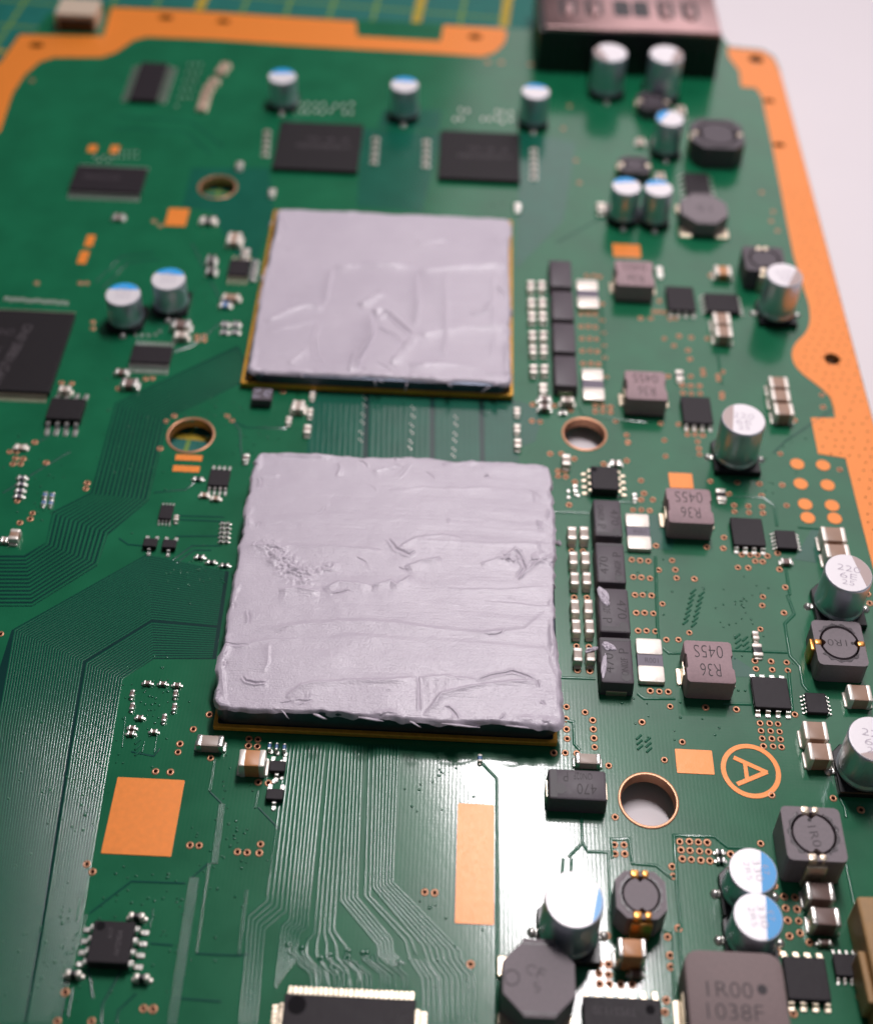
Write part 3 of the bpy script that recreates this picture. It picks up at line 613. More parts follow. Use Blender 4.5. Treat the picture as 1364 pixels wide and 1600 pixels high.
def drum(label, TL, TR, BR, BL, H, axis='x', text=None, trot=0, oct_=False, cm='copper_wire', group=None, rough_disc=False, sm='ferrite_dark'):
    x, y, w_, d_ = quad(TL, TR, BR, BL, H); root = thing('wound_inductor', label, 'inductor', (x, y, 0), group=group)
    W, D = w_/2, d_/2; R = min(W, D)*.80
    if oct_: k = min(W, D)*.42; pts = [(W, D-k), (W-k, D), (-W+k, D), (-W, D-k), (-W, -D+k), (-W+k, -D), (W-k, -D), (W, -D+k)]
    else: k = .06; pts = [(W, D-k), (W-k*.3, D-k*.3), (W-k, D), (-W+k, D), (-W+k*.3, D-k*.3), (-W, D-k), (-W, -D+k), (-W+k*.3, -D+k*.3), (-W+k, -D), (W-k, -D), (W-k*.3, -D+k*.3), (W, -D+k)]
    a = M(); a.prism(pts, .01, H, [circ(0, 0, R, 40)]); link('shield', a.mesh('shield', sm), root)
    a = M(); a.lathe([(R*.999, .01), (R*.999, H*.55)], 40); link('winding', a.mesh('winding', 'black_plastic'), root)
    # drum core with two notches
    n = 72; r0 = R*.90; P = []
    for i in range(n):
        an = 2*math.pi*i/n; c_ = abs(math.cos(an)) if axis == 'x' else abs(math.sin(an)); rr = r0 - (R*.20*max(0, (c_ - .975)/.025))
        P.append((rr*math.cos(an), rr*math.sin(an)))
    a = M(); a.loft([[(p[0], p[1], H*.5) for p in P], [(p[0], p[1], H - .012) for p in P], [(p[0]*.975, p[1]*.975, H + .002) for p in P]]); link('core', a.mesh('core', 'ferrite_dark' if rough_disc else sm, angle=50), root)
    # adhesive arcs
    for a0 in ((35, 145) if axis == 'x' else (-60, 60)), ((215, 325) if axis == 'x' else (120, 240)):
        a = M(); n2 = 22; o_ = []; i_ = []
        for i in range(n2+1):
            an = math.radians(a0[0] + (a0[1]-a0[0])*i/n2); q = R*(1.12 + .05*math.sin(i*1.3 + a0[0]) + random.uniform(-.015, .015)); o_.append((q*math.cos(an), q*math.sin(an))); i_.append((R*1.005*math.cos(an), R*1.005*math.sin(an)))
        o_ = [(max(-W*.97, min(W*.97, p[0])), max(-D*.97, min(D*.97, p[1]))) for p in o_]
        a.prism(o_ + i_[::-1], H - .003, H + .004); link('adhesive', a.mesh('adhesive', 'adhesive'), root)
    for sg in (1, -1):
        a = M()
        if axis == 'x': a.rbox(sg*W - .05, sg*W + .03, -.09, .09, .005, H*.86, r=.02, b=.02); a.rbox(sg*W*.86 - .05, sg*W*.86 + .05, -.045, .045, H*.8, H + .01, r=.03, b=.02)
        else: a.rbox(-.12, .12, sg*D - .05, sg*D + .03, .005, H*.86, r=.02, b=.02); a.rbox(-.11, .0, sg*D*.88 - .05, sg*D*.88 + .05, H*.8, H + .008, r=.03, b=.02); a.rbox(.02, .11, sg*D*.88 - .04, sg*D*.88 + .05, H*.8, H + .006, r=.03, b=.02)
        link('terminal', a.mesh('terminal', cm, angle=40), root)
    if text:
        q = Matrix.Rotation(math.radians(trot), 2) @ Vector((-R*.64, 0)); marking(root, text, -q.x*.2, -q.y*.2, H + .0035, R*.95, R*.38, trot, 'ink_dark')
        a = M(); a.lathe([(R*.09, H + .0024), (R*.09, H + .0035)], 16); link('polarity_dot', a.mesh('dot', 'ink_dark'), root, (q.x, q.y, 0))
    return root

# ------------------------------------------------------------------ packages with thermal paste
def package(label, sub, spr, z_sub, z_top, notch=False):
    x, y, w_, d_ = sub; root = thing('processor_package', label, 'processor', (x, y, 0))
    a = M(); a.rbox(-w_/2, w_/2, -d_/2, d_/2, .035, z_sub, r=.02, b=.012); link('substrate_rim', a.mesh('substrate_rim', 'gold_rim'), root)
    a = M(); a.rbox(-w_/2 + .05, w_/2 - .05, -d_/2 + .05, d_/2 - .05, z_sub - .01, z_sub + .004, r=.03, b=.003); link('substrate', a.mesh('substrate', 'substrate'), root)
    a = M(); a.rbox(-w_/2 + .15, w_/2 - .15, -d_/2 + .15, d_/2 - .15, .001, .036, r=.02, b=.002); link('solder_ball_layer', a.mesh('solder_ball_layer', 'black_plastic'), root)
    sx, sy, sw, sd = spr; a = M(); a.rbox(sx - x - sw/2, sx - x + sw/2, sy - y - sd/2, sy - y + sd/2, z_sub + .003, z_top, r=.17, b=.03, n=6)
    link('heat_spreader', a.mesh('heat_spreader', 'nickel', angle=35), root)
    for sg in ((-1, -1), (1, -1)):
        if notch: a = M(); a.lathe([(.05, z_sub), (.045, z_sub + .012)], 14); link('fiducial', a.mesh('fiducial', 'gold_rim'), root, (sg[0]*(w_/2 - .13), sg[1]*(d_/2 - .13), 0))
    return root
sub1 = quad((429, 323.6), (798.5, 347), (803.6, 618.7), (375, 597), .12)
spr1 = quad((435, 328), (795, 348), (795, 603), (396, 584), .30)
package('upper square processor package with gold rim under thermal paste, far from the viewer', sub1, spr1, .12, .29, True)
sub2 = (0.495, -5.97, 4.25, 4.23); spr2 = quad((403, 709), (861, 726), (873, 1131), (331, 1103), .45)
package('lower square processor package nearest the viewer, covered with thermal paste', sub2, spr2, .10, .42)

def vn(x, y, seed):
    r = np.random.RandomState(seed); g = r.rand(257, 257); xi = np.floor(x).astype(int); yi = np.floor(y).astype(int)
    fx = x - xi; fy = y - yi; fx = fx*fx*(3-2*fx); fy = fy*fy*(3-2*fy); xi &= 255; yi &= 255
    return (g[yi, xi]*(1-fx) + g[yi, xi+1]*fx)*(1-fy) + (g[yi+1, xi]*(1-fx) + g[yi+1, xi+1]*fx)*fy - .5
def fbm(x, y, seed, o=4):
    s_ = 0; a = 1
    for k in range(o): s_ = s_ + a*vn(x*2**k + 100, y*2**k + 100, seed + k); a *= .5
    return s_
def seg_dist(X, Y, pts):
    best = np.full(X.shape, 1e9); side = np.zeros(X.shape); along = np.zeros(X.shape); tot = 0
    Ls = [math.hypot(pts[i+1][0]-pts[i][0], pts[i+1][1]-pts[i][1]) for i in range(len(pts)-1)]; T = sum(Ls)
    for i in range(len(pts)-1):
        ax, ay = pts[i]; bx, by = pts[i+1]; dx, dy = bx-ax, by-ay; L2 = dx*dx + dy*dy
        t = np.clip(((X-ax)*dx + (Y-ay)*dy)/L2, 0, 1); qx = ax + t*dx; qy = ay + t*dy; d = np.hypot(X-qx, Y-qy)
        sgn = np.sign(dx*(Y-ay) - dy*(X-ax)); m_ = d < best; best = np.where(m_, d, best); side = np.where(m_, sgn, side); along = np.where(m_, (tot + t*Ls[i])/T, along); tot += Ls[i]
    return best, side, along
def paste(label, quadpx, zt, feats, N, seed, streak, wander, drip, flip=1):
    cx, cy, w_, d_ = quad(*quadpx, zt)
    s = np.linspace(-1, 1, N); S, T = np.meshgrid(s, s)
    # rounded-square mapping
    rc = .06
    def rnd(S, T):
        a = np.maximum(np.abs(S) - (1-rc), 0)/rc; b = np.maximum(np.abs(T) - (1-rc), 0)/rc; m_ = (a > 0) & (b > 0)
        l = np.hypot(a, b) + 1e-9; k = np.maximum(a, b)/l
        S2 = np.where(m_, np.sign(S)*((1-rc) + a*k*rc), S); T2 = np.where(m_, np.sign(T)*((1-rc) + b*k*rc), T); return S2, T2
    S2, T2 = rnd(S, T)
    edge = np.maximum(np.abs(S), np.abs(T)); e = np.clip((edge - .90)/.10, 0, 1)
    X = S2*w_/2; Y = T2*d_/2
    ox = wander*(fbm(T*3 + 7, np.sign(S) + 3, seed + 20, 7)*1.1 + .5*vn(T*22, np.sign(S)*3 + 5, seed + 33)); oy = wander*(fbm(S*3 + 2, np.sign(T) + 9, seed + 21, 7)*1.1 + .5*vn(S*22, np.sign(T)*3 + 5, seed + 34))
    X = X + np.where(np.abs(S) >= np.abs(T) - .1, np.sign(S)*ox*e**2, 0); Y = Y + np.where(np.abs(T) >= np.abs(S) - .1, np.sign(T)*oy*e**2, 0)
    WX, WY = X + cx, Y + cy
    Z = .030 + .016*fbm(S*1.3, T*2.4, seed) + .003*fbm(S*9, T*9, seed + 3)
    # blade streaks, mostly across, gently bent
    bend = T*d_/2 + .10*np.sin(S*1.7 + seed) + .05*fbm(S*1.2, T*1.2, seed + 9)
    Z = Z + streak*(fbm(S*.7, bend*4.5, seed + 40, 3)*1.3 + .16*vn(S*2.6, bend*42, seed + 50))*(.5 + 1.0*np.clip(fbm(S*.9, T*2.2, seed + 60) + .5, 0, 1))
    for f in feats:
        kind, amp, wd, pts = f[0], f[1], f[2], f[3]; P = [tuple(U(*q_, zt)[:2]) for q_ in pts]
        jit = .022*fbm(WX*5, WY*5, seed + 70)
        d, sd, al = seg_dist(WX + jit, WY + .022*fbm(WX*5 + 9, WY*5, seed + 71), P); fade = np.clip(np.minimum(al, 1-al)*7, 0, 1)**.7
        mod = (.9 + .9*vn(WX*2.2 + 50, WY*2.2 + 50, seed + len(pts)))*fade*(1.25 if flip == 1 else .68)
        if kind == 'ridge': Z = Z + amp*.8*mod*np.where(sd*flip > 0, np.exp(-(d/(wd*1.2))**2), np.exp(-d/(wd*3.0)))
        elif kind == 'step':                 # sharp lip on the left of the path, gentle fall on the other side
            Z = Z + amp*mod*np.where(sd*flip > 0, np.exp(-(d/(wd*.8))**2), np.exp(-(d/(wd*3.6))))
        elif kind == 'cut': Z = Z - amp*.6*mod*np.exp(-(d/wd)**2) + amp*.5*mod*np.exp(-((d-wd*1.6)/wd)**2)
        elif kind == 'rough':
            Z = Z + amp*np.exp(-(d/wd)**2)*(np.abs(fbm(WX*7, WY*9, seed + 80))*1.6 + .3*vn(WX*30, WY*30, seed + 81))
    rr_ = np.random.RandomState(seed + 500)
    for k in range(60):                                             # nicks, crumbs and short cracks, mostly towards the rims
        if k < 45:
            side_ = rr_.randint(4); u_ = rr_.uniform(-.95, .95); g_ = 1 - rr_.exponential(.05); a_, b_ = [(u_, g_), (u_, -g_), (g_, u_), (-g_, u_)][side_]
        else: a_, b_ = rr_.uniform(-.9, .9, 2)
        x_, y_ = cx + a_*w_/2, cy + b_*d_/2; an = rr_.uniform(-.5, .5) + (1.57 if (k < 45 and side_ > 1) else 0); L_ = rr_.uniform(.03, .16)
        cv = rr_.uniform(-.5, .5); P = [(x_, y_)]
        for q_ in range(4): P.append((P[-1][0] + L_*.5*math.cos(an + cv*q_ + rr_.uniform(-.3, .3)), P[-1][1] + L_*.5*math.sin(an + cv*q_)))
        bx = (abs(WX - x_) < .5) & (abs(WY - y_) < .5)
        if not bx.any(): continue
        d, sd, al = seg_dist(WX[bx], WY[bx] + .02*fbm(WX[bx]*9, WY[bx]*9, seed + 77), P); am = rr_.uniform(.003, .013) * (1 if k < 45 else .6)
        Z[bx] += am*np.where(sd > 0, 1, -1)*np.exp(-(d/(.014 + .016*am/.013))**2)*np.clip(np.minimum(al, 1-al)*4, 0, 1)
    lip = np.exp(-((edge - .965)/.02)**2)*.012*np.clip(4*fbm(S*5, T*5, seed + 5) - .3, 0, 1.6); Z = Z + lip
    hang = drip*(.35 + .9*np.clip(vn(S*10 + 3, T*10, seed + 90) + .5, 0, 1)**2)
    Z = np.where(edge > .93, Z*(1 - e**6*.35) - hang*np.clip((edge - .982)/.018, 0, 1)**1.3, Z)
    Z = Z + zt - .03
    V = np.stack([WX, WY, Z], -1).reshape(-1, 3)
    i = np.arange(N-1); I, J = np.meshgrid(i, i); b = (J*N + I).ravel(); F = np.stack([b, b+1, b+N+1, b+N], -1)
    me = bpy.data.meshes.new('thermal_paste'); me.vertices.add(len(V)); me.vertices.foreach_set('co', V.ravel())
    me.loops.add(F.size); me.loops.foreach_set('vertex_index', F.ravel()); me.polygons.add(len(F)); me.polygons.foreach_set('loop_start', np.arange(0, F.size, 4)); me.polygons.foreach_set('loop_total', np.full(len(F), 4))
    me.polygons.foreach_set('use_smooth', np.ones(len(F), bool)); me.update(); me.validate(); me.materials.append(MAT['paste'])
    return link('thermal_paste', me, label=label, cat='thermal paste', group='grey thermal paste coats on the two processors')
PU = paste('pale grey thermal paste spread in patchy blade strokes over the upper processor', ((429, 321), (799, 343), (797, 601), (391, 580)), .33, [
    ('step', .030, .035, [(520, 416), (600, 413), (650, 418)]), ('ridge', .022, .022, [(520, 416), (514, 440), (510, 470), (500, 480)]), ('step', .040, .030, [(652, 425), (700, 419), (745, 416), (795, 412)]),
    ('ridge', .022, .020, [(650, 420), (652, 470), (648, 510)]), ('ridge', .028, .028, [(412, 503), (450, 486), (470, 478), (492, 476), (502, 485)]), ('ridge', .014, .02, [(415, 518), (460, 508), (495, 500)]),
    ('ridge', .040, .026, [(560, 476), (580, 466), (600, 455)]), ('step', .036, .028, [(578, 490), (582, 515), (572, 540), (560, 560), (556, 578)]), ('step', .030, .028, [(582, 487), (600, 482), (612, 490)]),
    ('cut', .020, .020, [(608, 488), (625, 505), (646, 522)]), ('step', .046, .030, [(648, 526), (690, 516), (740, 511), (797, 508)]), ('step', .034, .028, [(610, 568), (630, 545), (640, 530), (652, 524)]),
    ('cut', .016, .016, [(498, 500), (490, 530), (494, 555), (506, 572)]), ('ridge', .020, .02, [(450, 568), (465, 556), (478, 546)]), ('ridge', .018, .018, [(545, 580), (550, 560), (555, 548)]),
    ('ridge', .034, .04, [(640, 570), (690, 569), (740, 574), (785, 590)]), ('ridge', .020, .02, [(650, 380), (700, 375)]), ('cut', .020, .02, [(436, 335), (442, 350), (450, 362)]), ('cut', .018, .018, [(775, 445), (786, 460)]),
    ('ridge', .018, .02, [(770, 470), (760, 485), (735, 492)]), ('cut', .014, .016, [(590, 510), (615, 522), (630, 540)]), ('ridge', .012, .02, [(770, 420), (772, 500), (770, 560)]), ('ridge', .014, .02, [(696, 425), (697, 500), (694, 560)])],
    440, 5, .0045, .035, .06)
PL = paste('pale grey thermal paste spread in long horizontal streaks with torn folds over the lower processor', ((399, 705), (863, 722), (877, 1136), (327, 1107)), .45, [
    ('rough', .050, .13, [(420, 855), (445, 880), (470, 900)]), ('ridge', .026, .025, [(372, 852), (440, 852), (520, 856), (600, 860)]), ('step', .030, .03, [(620, 858), (650, 842), (690, 836), (720, 842)]),
    ('cut', .024, .018, [(605, 842), (618, 858), (640, 866), (650, 860)]), ('step', .030, .024, [(632, 886), (660, 876), (690, 872)]), ('step', .030, .024, [(435, 922), (465, 920), (500, 922)]), ('step', .032, .024, [(505, 920), (530, 910), (560, 912), (580, 916)]),
    ('step', .036, .024, [(580, 916), (610, 908), (620, 914), (645, 900)]), ('rough', .030, .06, [(480, 890), (520, 886)]), ('step', .034, .022, [(752, 882), (790, 870), (805, 858), (815, 862)]), ('cut', .026, .018, [(803, 858), (812, 870), (820, 888), (808, 905)]),
    ('step', .028, .022, [(810, 905), (840, 880), (868, 866)]), ('rough', .030, .07, [(790, 870), (820, 880), (850, 872)]), ('ridge', .022, .03, [(394, 985), (440, 980), (520, 972), (600, 972), (680, 984), (760, 990), (820, 984), (850, 960), (858, 950)]),
    ('ridge', .012, .04, [(470, 1000), (560, 995), (680, 1004), (800, 1010), (868, 1018)]), ('step', .034, .03, [(446, 1090), (470, 1072), (520, 1066), (600, 1064), (650, 1060)]), ('cut', .022, .012, [(654, 1058), (655, 1085), (657, 1112)]),
    ('step', .036, .026, [(664, 1118), (690, 1086), (720, 1076), (780, 1068), (835, 1064)]), ('step', .020, .022, [(655, 1060), (700, 1057), (745, 1062)]), ('ridge', .010, .012, [(672, 1062), (671, 1100)]), ('ridge', .010, .012, [(684, 1060), (682, 1090)]), ('ridge', .008, .012, [(700, 1060), (696, 1082)]),
    ('cut', .028, .014, [(378, 1056), (384, 1064), (400, 1068), (416, 1066)]), ('rough', .020, .03, [(400, 1066), (412, 1070)]), ('ridge', .020, .02, [(420, 1005), (420, 1030), (412, 1052)]), ('cut', .022, .014, [(620, 748), (632, 735), (642, 722)]),
    ('step', .018, .018, [(582, 736), (610, 730), (632, 722)]), ('ridge', .018, .018, [(526, 745), (534, 730), (530, 722)]), ('step', .016, .018, [(610, 768), (660, 762), (720, 764), (770, 762)]), ('step', .016, .018, [(398, 745), (420, 742), (436, 742)]),
    ('cut', .022, .016, [(343, 1004), (370, 1008), (388, 1007)]), ('cut', .018, .014, [(742, 1064), (800, 1050), (838, 1062)]), ('ridge', .02, .022, [(352, 1010), (345, 1040), (348, 1070), (352, 1095)]), ('ridge', .012, .02, [(650, 844), (760, 850), (870, 850)]), ('ridge', .014, .026, [(850, 1010), (866, 1060), (868, 1110)]),
    ('ridge', .016, .02, [(366, 1012), (400, 1002), (470, 998)]), ('cut', .016, .012, [(838, 1062), (842, 1075)]), ('step', .014, .02, [(700, 920), (780, 922), (850, 918)]), ('step', .014, .02, [(760, 940), (820, 946), (868, 950)])],
    540, 23, .0052, .065, .075, 2)
def wisp(parent, pts, r0):
    a = M(); n = len(pts); rings = []
    P = [U(u, v, z) for u, v, z in pts]
    for i, p in enumerate(P):
        d = (P[min(i+1, n-1)] - P[max(i-1, 0)]).normalized(); e1 = d.cross(Vector((0, .5, 1))).normalized(); e2 = d.cross(e1); r = r0*.55*(.25 + math.sin(math.pi*(i + .5)/n))*(1 - .3*i/n)
        rings.append([tuple(p + e1*math.cos(t*math.pi/4)*r + e2*math.sin(t*math.pi/4)*r*.55) for t in range(8)])
    a.loft(rings); link('paste_wisp', a.mesh('paste_wisp', 'paste', smooth=True), parent)
for (u, v, du, dv, z, r0) in [(402, 578, 6, 10, .31, .05), (412, 582, 10, 5, .31, .045), (470, 586, 3, 4, .31, .05), (585, 594, 2, 10, .3, .035), (636, 598, -3, 12, .3, .03), (592, 594, 8, 4, .31, .04), (700, 600, 6, 5, .31, .05), (765, 604, -14, 9, .3, .03), (780, 600, -14, 3, .31, .05), (398, 560, -5, 12, .31, .04), (797, 480, 3, 16, .31, .035), (425, 345, -5, 12, .32, .04), (410, 430, -4, 14, .32, .04)]:
    wisp(PU, [(u, v, z + .02), (u + du*.35, v + dv*.3, z), (u + du*.7, v + dv*.75, z - .06), (u + du, v + dv, z - .10)], r0)
for (u, v, du, dv, z, r0) in [(440, 1110, 12, 14, .46, .022), (490, 1116, 20, 8, .46, .045), (560, 1121, 40, 6, .45, .04), (640, 1127, 18, 10, .45, .03), (690, 1131, 60, 6, .44, .035), (790, 1134, 50, 5, .44, .03)]:
    wisp(PL, [(u, v, z), (u + du*.35, v + dv*.3, z + .01), (u + du*.7, v + dv*.75, z - .03), (u + du, v + dv, z - .07)], r0)
# smears of paste on parts beside the lower processor
def smear(label, u, v, z, lx, ly, rz, seed, thick=.03):
    n = 34; a = np.linspace(-1, 1, n); S, T = np.meshgrid(a, a); R_ = np.hypot(S, T); k = np.maximum(np.abs(S), np.abs(T))/(R_ + 1e-9); S1, T1 = S*k, T*k
    rr = np.hypot(S1, T1); w1 = 1 + .4*fbm(S1*1.3 + seed, T1*1.3, seed); X = S1*lx*w1; Y = T1*ly*w1
    Z = thick*np.clip(1 - rr**2, 0, 1)**.6*(.5 + 1.3*np.abs(fbm(S1*2.6, T1*2.6, seed + 4))) + .001
    V = np.stack([X, Y, Z], -1).reshape(-1, 3); i = np.arange(n-1); I, J = np.meshgrid(i, i); b = (J*n + I).ravel()
    me = bpy.data.meshes.new('smear'); me.from_pydata(V.tolist(), [], np.stack([b, b+1, b+n+1, b+n], -1).tolist()); me.polygons.foreach_set('use_smooth', [True]*len(me.polygons)); me.materials.append(MAT['paste'])
    p = U(u, v, z); return link('paste_smear', me, None, (p.x, p.y, z), math.radians(rz), label, 'thermal paste')

# ------------------------------------------------------------------ electrolytic capacitors
ct = [('330', 0, .18, .9, .30), ('2R5', 0, -.22, .8, .26), ('E7', 0, .52, .4, .22)]
cs = [('220', 0, .22, .95, .30), ('6E', 0, -.18, .7, .28), ('25', 0, -.52, .5, .24)]
gE = 'round aluminium capacitors standing on the board'
elcap('silver capacitor with grey stripe in front of the black connector, left of the tall pair', 954, 81, .335, .93, 200, 'stripe_grey', 'y', (), 0, gE)
elcap('silver capacitor with grey stripe before the black connector, right of the tall pair', 1041.5, 84, .335, .97, -20, 'stripe_grey', 'y', (), 0, gE)
elcap('small blue striped silver capacitor just left of the big tall black inductor', 1047, 184, .264, .78, 150, 'stripe_blue', 'y', (), 0, gE)
elcap('blue striped silver capacitor, left one of two touching below the small round inductor', 979, 290, .26, .73, 100, 'stripe_blue', 'y', (), 0, gE)
elcap('blue striped silver capacitor, right one of two touching, beside the eight-sided inductor', 1029, 293, .252, .75, 100, 'stripe_blue', 'y', (), 0, gE)
elcap('silver capacitor with grey stripe standing against the copper border beside a square wound inductor', 1226, 429, .298, .88, -25, 'stripe_grey', 'x', cs, 10, gE)
elcap('silver capacitor with grey stripe on its left, alone near the stepped copper border', 1162, 655, .322, .85, 172, 'stripe_grey', 'x', cs, -5, gE, .5)
elcap('grey striped silver capacitor behind the upper 1R0 inductor at the right edge', 1326, 895, .316, .77, 12, 'stripe_grey', 'x', cs, -12, gE, .5)
elcap('silver capacitor cut by the right edge of the picture, below the two stacked tan capacitors', 1366, 1155, .312, .76, -75, 'stripe_grey', 'x', cs, -12, gE, .5)
elcap('large bright silver capacitor with thin blue crescent behind the eight-sided grey inductor at the bottom', 897.5, 1406, .325, .82, -12, 'stripe_blue', 'x', (), 0, gE, .74)
elcap('blue striped silver capacitor leftmost of the far row behind the memory chips', 441, 118, .27, .67, 95, 'stripe_blue', 'y', (), 0, gE, .36)
elcap('blue striped silver capacitor in the middle of the far row between the memory chips', 632, 131, .27, .73, 90, 'stripe_blue', 'y', (), 0, gE, .40)
elcap('silver capacitor with thin blue stripe rightmost of the far row behind the right memory chip', 837, 142, .27, .74, 88, 'stripe_blue', 'y', (), 0, gE, .5)
elcap('blue topped silver capacitor left of two on the left side, beside the large memory chip', 192, 459, .282, .60, 92, 'stripe_blue', 'y', ct, 5, gE, .42)
elcap('blue topped silver capacitor right of two on the left side, nearer the upper processor', 263, 435, .278, .62, 88, 'stripe_blue', 'y', ct, 5, gE, .42)
elcap('white topped capacitor with broad blue stripe, upper one of two beside the square 1R0 inductor', 1177, 1361, .275, .58, -6, 'stripe_blue', 'x', ct, -85, gE, .34)
elcap('white topped capacitor with broad blue stripe, lower of two, behind the big 1R00 inductor', 1185, 1433, .275, .60, -6, 'stripe_blue', 'x', ct, -85, gE, .34)

# ------------------------------------------------------------------ inductors
R36 = [('R36', 0, -.20, .42, .30), ('045S', 0, .24, .60, .30)]
gI = 'grey moulded R36 inductors'
for lab, q in (('grey R36 inductor farthest back, below the small orange copper pad', ((961, 407), (1020, 407), (1023, 446), (963, 446), .36)),
               ('grey R36 inductor second from the back, above the black-lidded silver capacitor', ((976, 578), (1039, 581), (1044, 624), (979, 624), .36)),
               ('grey R36 inductor third from the back, beside the upper R001 shunt', ((1040, 763), (1110, 763), (1116, 818), (1045, 817), .36)),
               ('grey R36 inductor nearest the viewer, beside the lower R001 shunt', ((1067, 1001), (1142, 1002), (1151, 1068), (1075, 1066), .38))):
    inductor(lab.replace('above the black-lidded silver capacitor', 'left of the lone silver capacitor'), *q[:4], q[4], R36, group=gI)
bq = quad((1074, 1487), (1222, 1487), (1240, 1650), (1076, 1650), .55)
def ofs(u, v): p = U(u, v, .55); return (p.x - bq[0])/bq[2], (p.y - bq[1])/bq[3]
inductor('large brown-grey square inductor marked 1R00 1038F at the bottom edge', (1074, 1487), (1222, 1487), (1240, 1650), (1076, 1650), .55, [('1R00', *ofs(1140, 1547), .46, .15), ('1038F', *ofs(1149, 1582), .56, .15)], r=.16, dot=(*ofs(1191, 1547), .052), trot=0, notch=False, m='ferrite_brown')
drum('square black wound inductor marked 1R0 at the right edge, in front of a silver capacitor', (1266, 969), (1345, 972), (1357, 1041), (1280, 1039), .38, 'x', '1R0', 180)
drum('square black wound inductor marked 1R0 turned sideways, below the circled letter A', (1218, 1260), (1312, 1263), (1324, 1347), (1232, 1345), .52, 'y', '1R0', -82, cm='gold_tin')
drum('small eight-sided wound inductor with glossy wire ends left of the 1R00 inductor', (962, 1362), (1040, 1362), (1042, 1436), (962, 1436), .42, 'y', None, 0, True, 'copper_wire', None, True)
drum('big tall black inductor with glinting wire ends near the far right corner', (1080, 184), (1160, 187), (1163, 232), (1082, 230), .47, 'x', None, 0, True, 'gold_tin', sm='tantalum')
drum('black square wound inductor half behind the silver capacitor against the copper border', (1160, 384), (1224, 386), (1228, 424), (1165, 422), .42, 'y', None, 0, False, 'gold_tin', sm='tantalum')
drum('small round black inductor in front of the right tall silver capacitor', (997, 143), (1044, 144), (1045, 171), (997, 170), .25, 'x', None, 0, True, 'gold_tin', sm='tantalum')
drum('small round black inductor behind the two touching blue striped capacitors', (968, 243), (1016, 244), (1016, 270), (967, 269), .25, 'x', None, 0, True, 'gold_tin', sm='tantalum')
def octo(label, cx, cy, wpx, H, text, rz=0):
    c = U(cx, cy, H); W = (U(cx + wpx/2, cy, H) - c).length; root = thing('shielded_inductor', label, 'inductor', (c.x, c.y, 0), rz)
    k = W*.56; pts = [(W, W-k), (W-k, W), (-W+k, W), (-W, W-k), (-W, -W+k), (-W+k, -W), (W-k, -W), (W, -W+k)]
    a = M(); a.loft([[(x, y, .05) for x, y in pts], [(x, y, H - .02) for x, y in pts], [(x*.995, y*.995, H - .006) for x, y in pts], [(x*.975, y*.975, H) for x, y in pts]]); link('body', a.mesh('body', 'ferrite_dark'), root)
    for sg in (1, -1):
        a = M(); a.rbox(-W*.44, W*.44, sg*W*.965 - .03, sg*W*.965 + .045, H*.3, H - .004, r=.01, b=.008); link('clip', a.mesh('clip', 'ferrite_dark'), root)
        a = M(); a.rbox(-W*.47, W*.47, sg*W*.93 - .008, sg*W*.93 + .008, H - .002, H + .001, r=.003, b=.0005); link('groove', a.mesh('groove', 'black_plastic'), root)
        for s2 in (1, -1): a = M(); a.rbox(s2*W*.78 - .12, s2*W*.78 + .12, sg*W*.78 - .12, sg*W*.78 + .12, .002, .06, r=.03, b=.02); link('terminal', a.mesh('terminal', 'gold_tin'), root)
    if text:
        a = M(); a.prism(circ(0, 0, .085, 30), H + .0002, H + .0016, [circ(0, 0, .07, 30)]); link('polarity_ring', a.mesh('ring', 'ink_soft'), root, (-W*.74, -W*.02, 0))
        marking(root, 'C', -W*.22, W*.22, H + .002, .09, .11, -25, 'ink_soft'); marking(root, 'F', W*.06, W*.12, H + .002, .07, .11, -25, 'ink_soft'); marking(root, '5', -W*.06, -W*.25, H + .002, .06, .10, 15, 'ink_soft')
    else: marking(root, '15', 0, 0, H + .002, W*.6, W*.42, 180, 'ink_soft')
octo('large grey eight-sided inductor in the foreground in front of the bright silver capacitor', 842, 1529, 114, .50, True)
octo('grey-topped eight-sided inductor in front of the small chip near the far right', 1100, 325, 72, .34, False)

# ------------------------------------------------------------------ black polymer capacitors and shunts
gP = 'black rectangular polymer capacitors in columns'
T1 = [('470', .26, .02, .42, .30, -90), ('ON02F', -.24, .12, .42, .22, -90), ('P', -.24, -.24, .10, .30, -90)]
T2 = [('470', -.24, -.08, .42, .30, 90), ('ON02F', .24, -.14, .38, .22, 90), ('P', .24, .20, .10, .30, 90)]
block('black 470 polymer capacitor directly below the eight-legged chip, topmost of the lower column', (926, 780), (970, 781), (972, 838), (930, 838), .26, T1, (-.5, .5, -.5, -.36), (.28, -.36, .055), group=gP)
block('black 470 polymer capacitor second from top of the lower column, clean top', (929, 847), (975, 848), (978, 912), (934, 909), .26, T2, (-.5, .5, .38, .5), (.27, -.38, .06), group=gP)
block('black 470 polymer capacitor with paste on its far left corner, third in the lower column', (933, 918), (981.5, 920), (985, 990), (938, 987), .26, T1, (-.5, .5, -.5, -.34), (.28, -.34, .06), group=gP)
block('black 470 polymer capacitor with paste smeared on its left side, bottom of the lower column', (937, 995), (986, 996), (991, 1068), (938, 1067), .26, T2, (-.5, .5, .38, .5), (.27, -.36, .065), group=gP)
block('black 470 polymer capacitor lying sideways below the lower processor, text upside down', (857, 1202), (946, 1203), (949, 1250), (857, 1250), .28, [('470', .16, -.14, .34, .34, 180), ('ON02F', .10, .28, .32, .22, 180), ('P', -.20, .24, .08, .32, 180)], (-.5, -.32, -.5, .5), (-.30, -.16, .07), lead_side='x', group=gP)
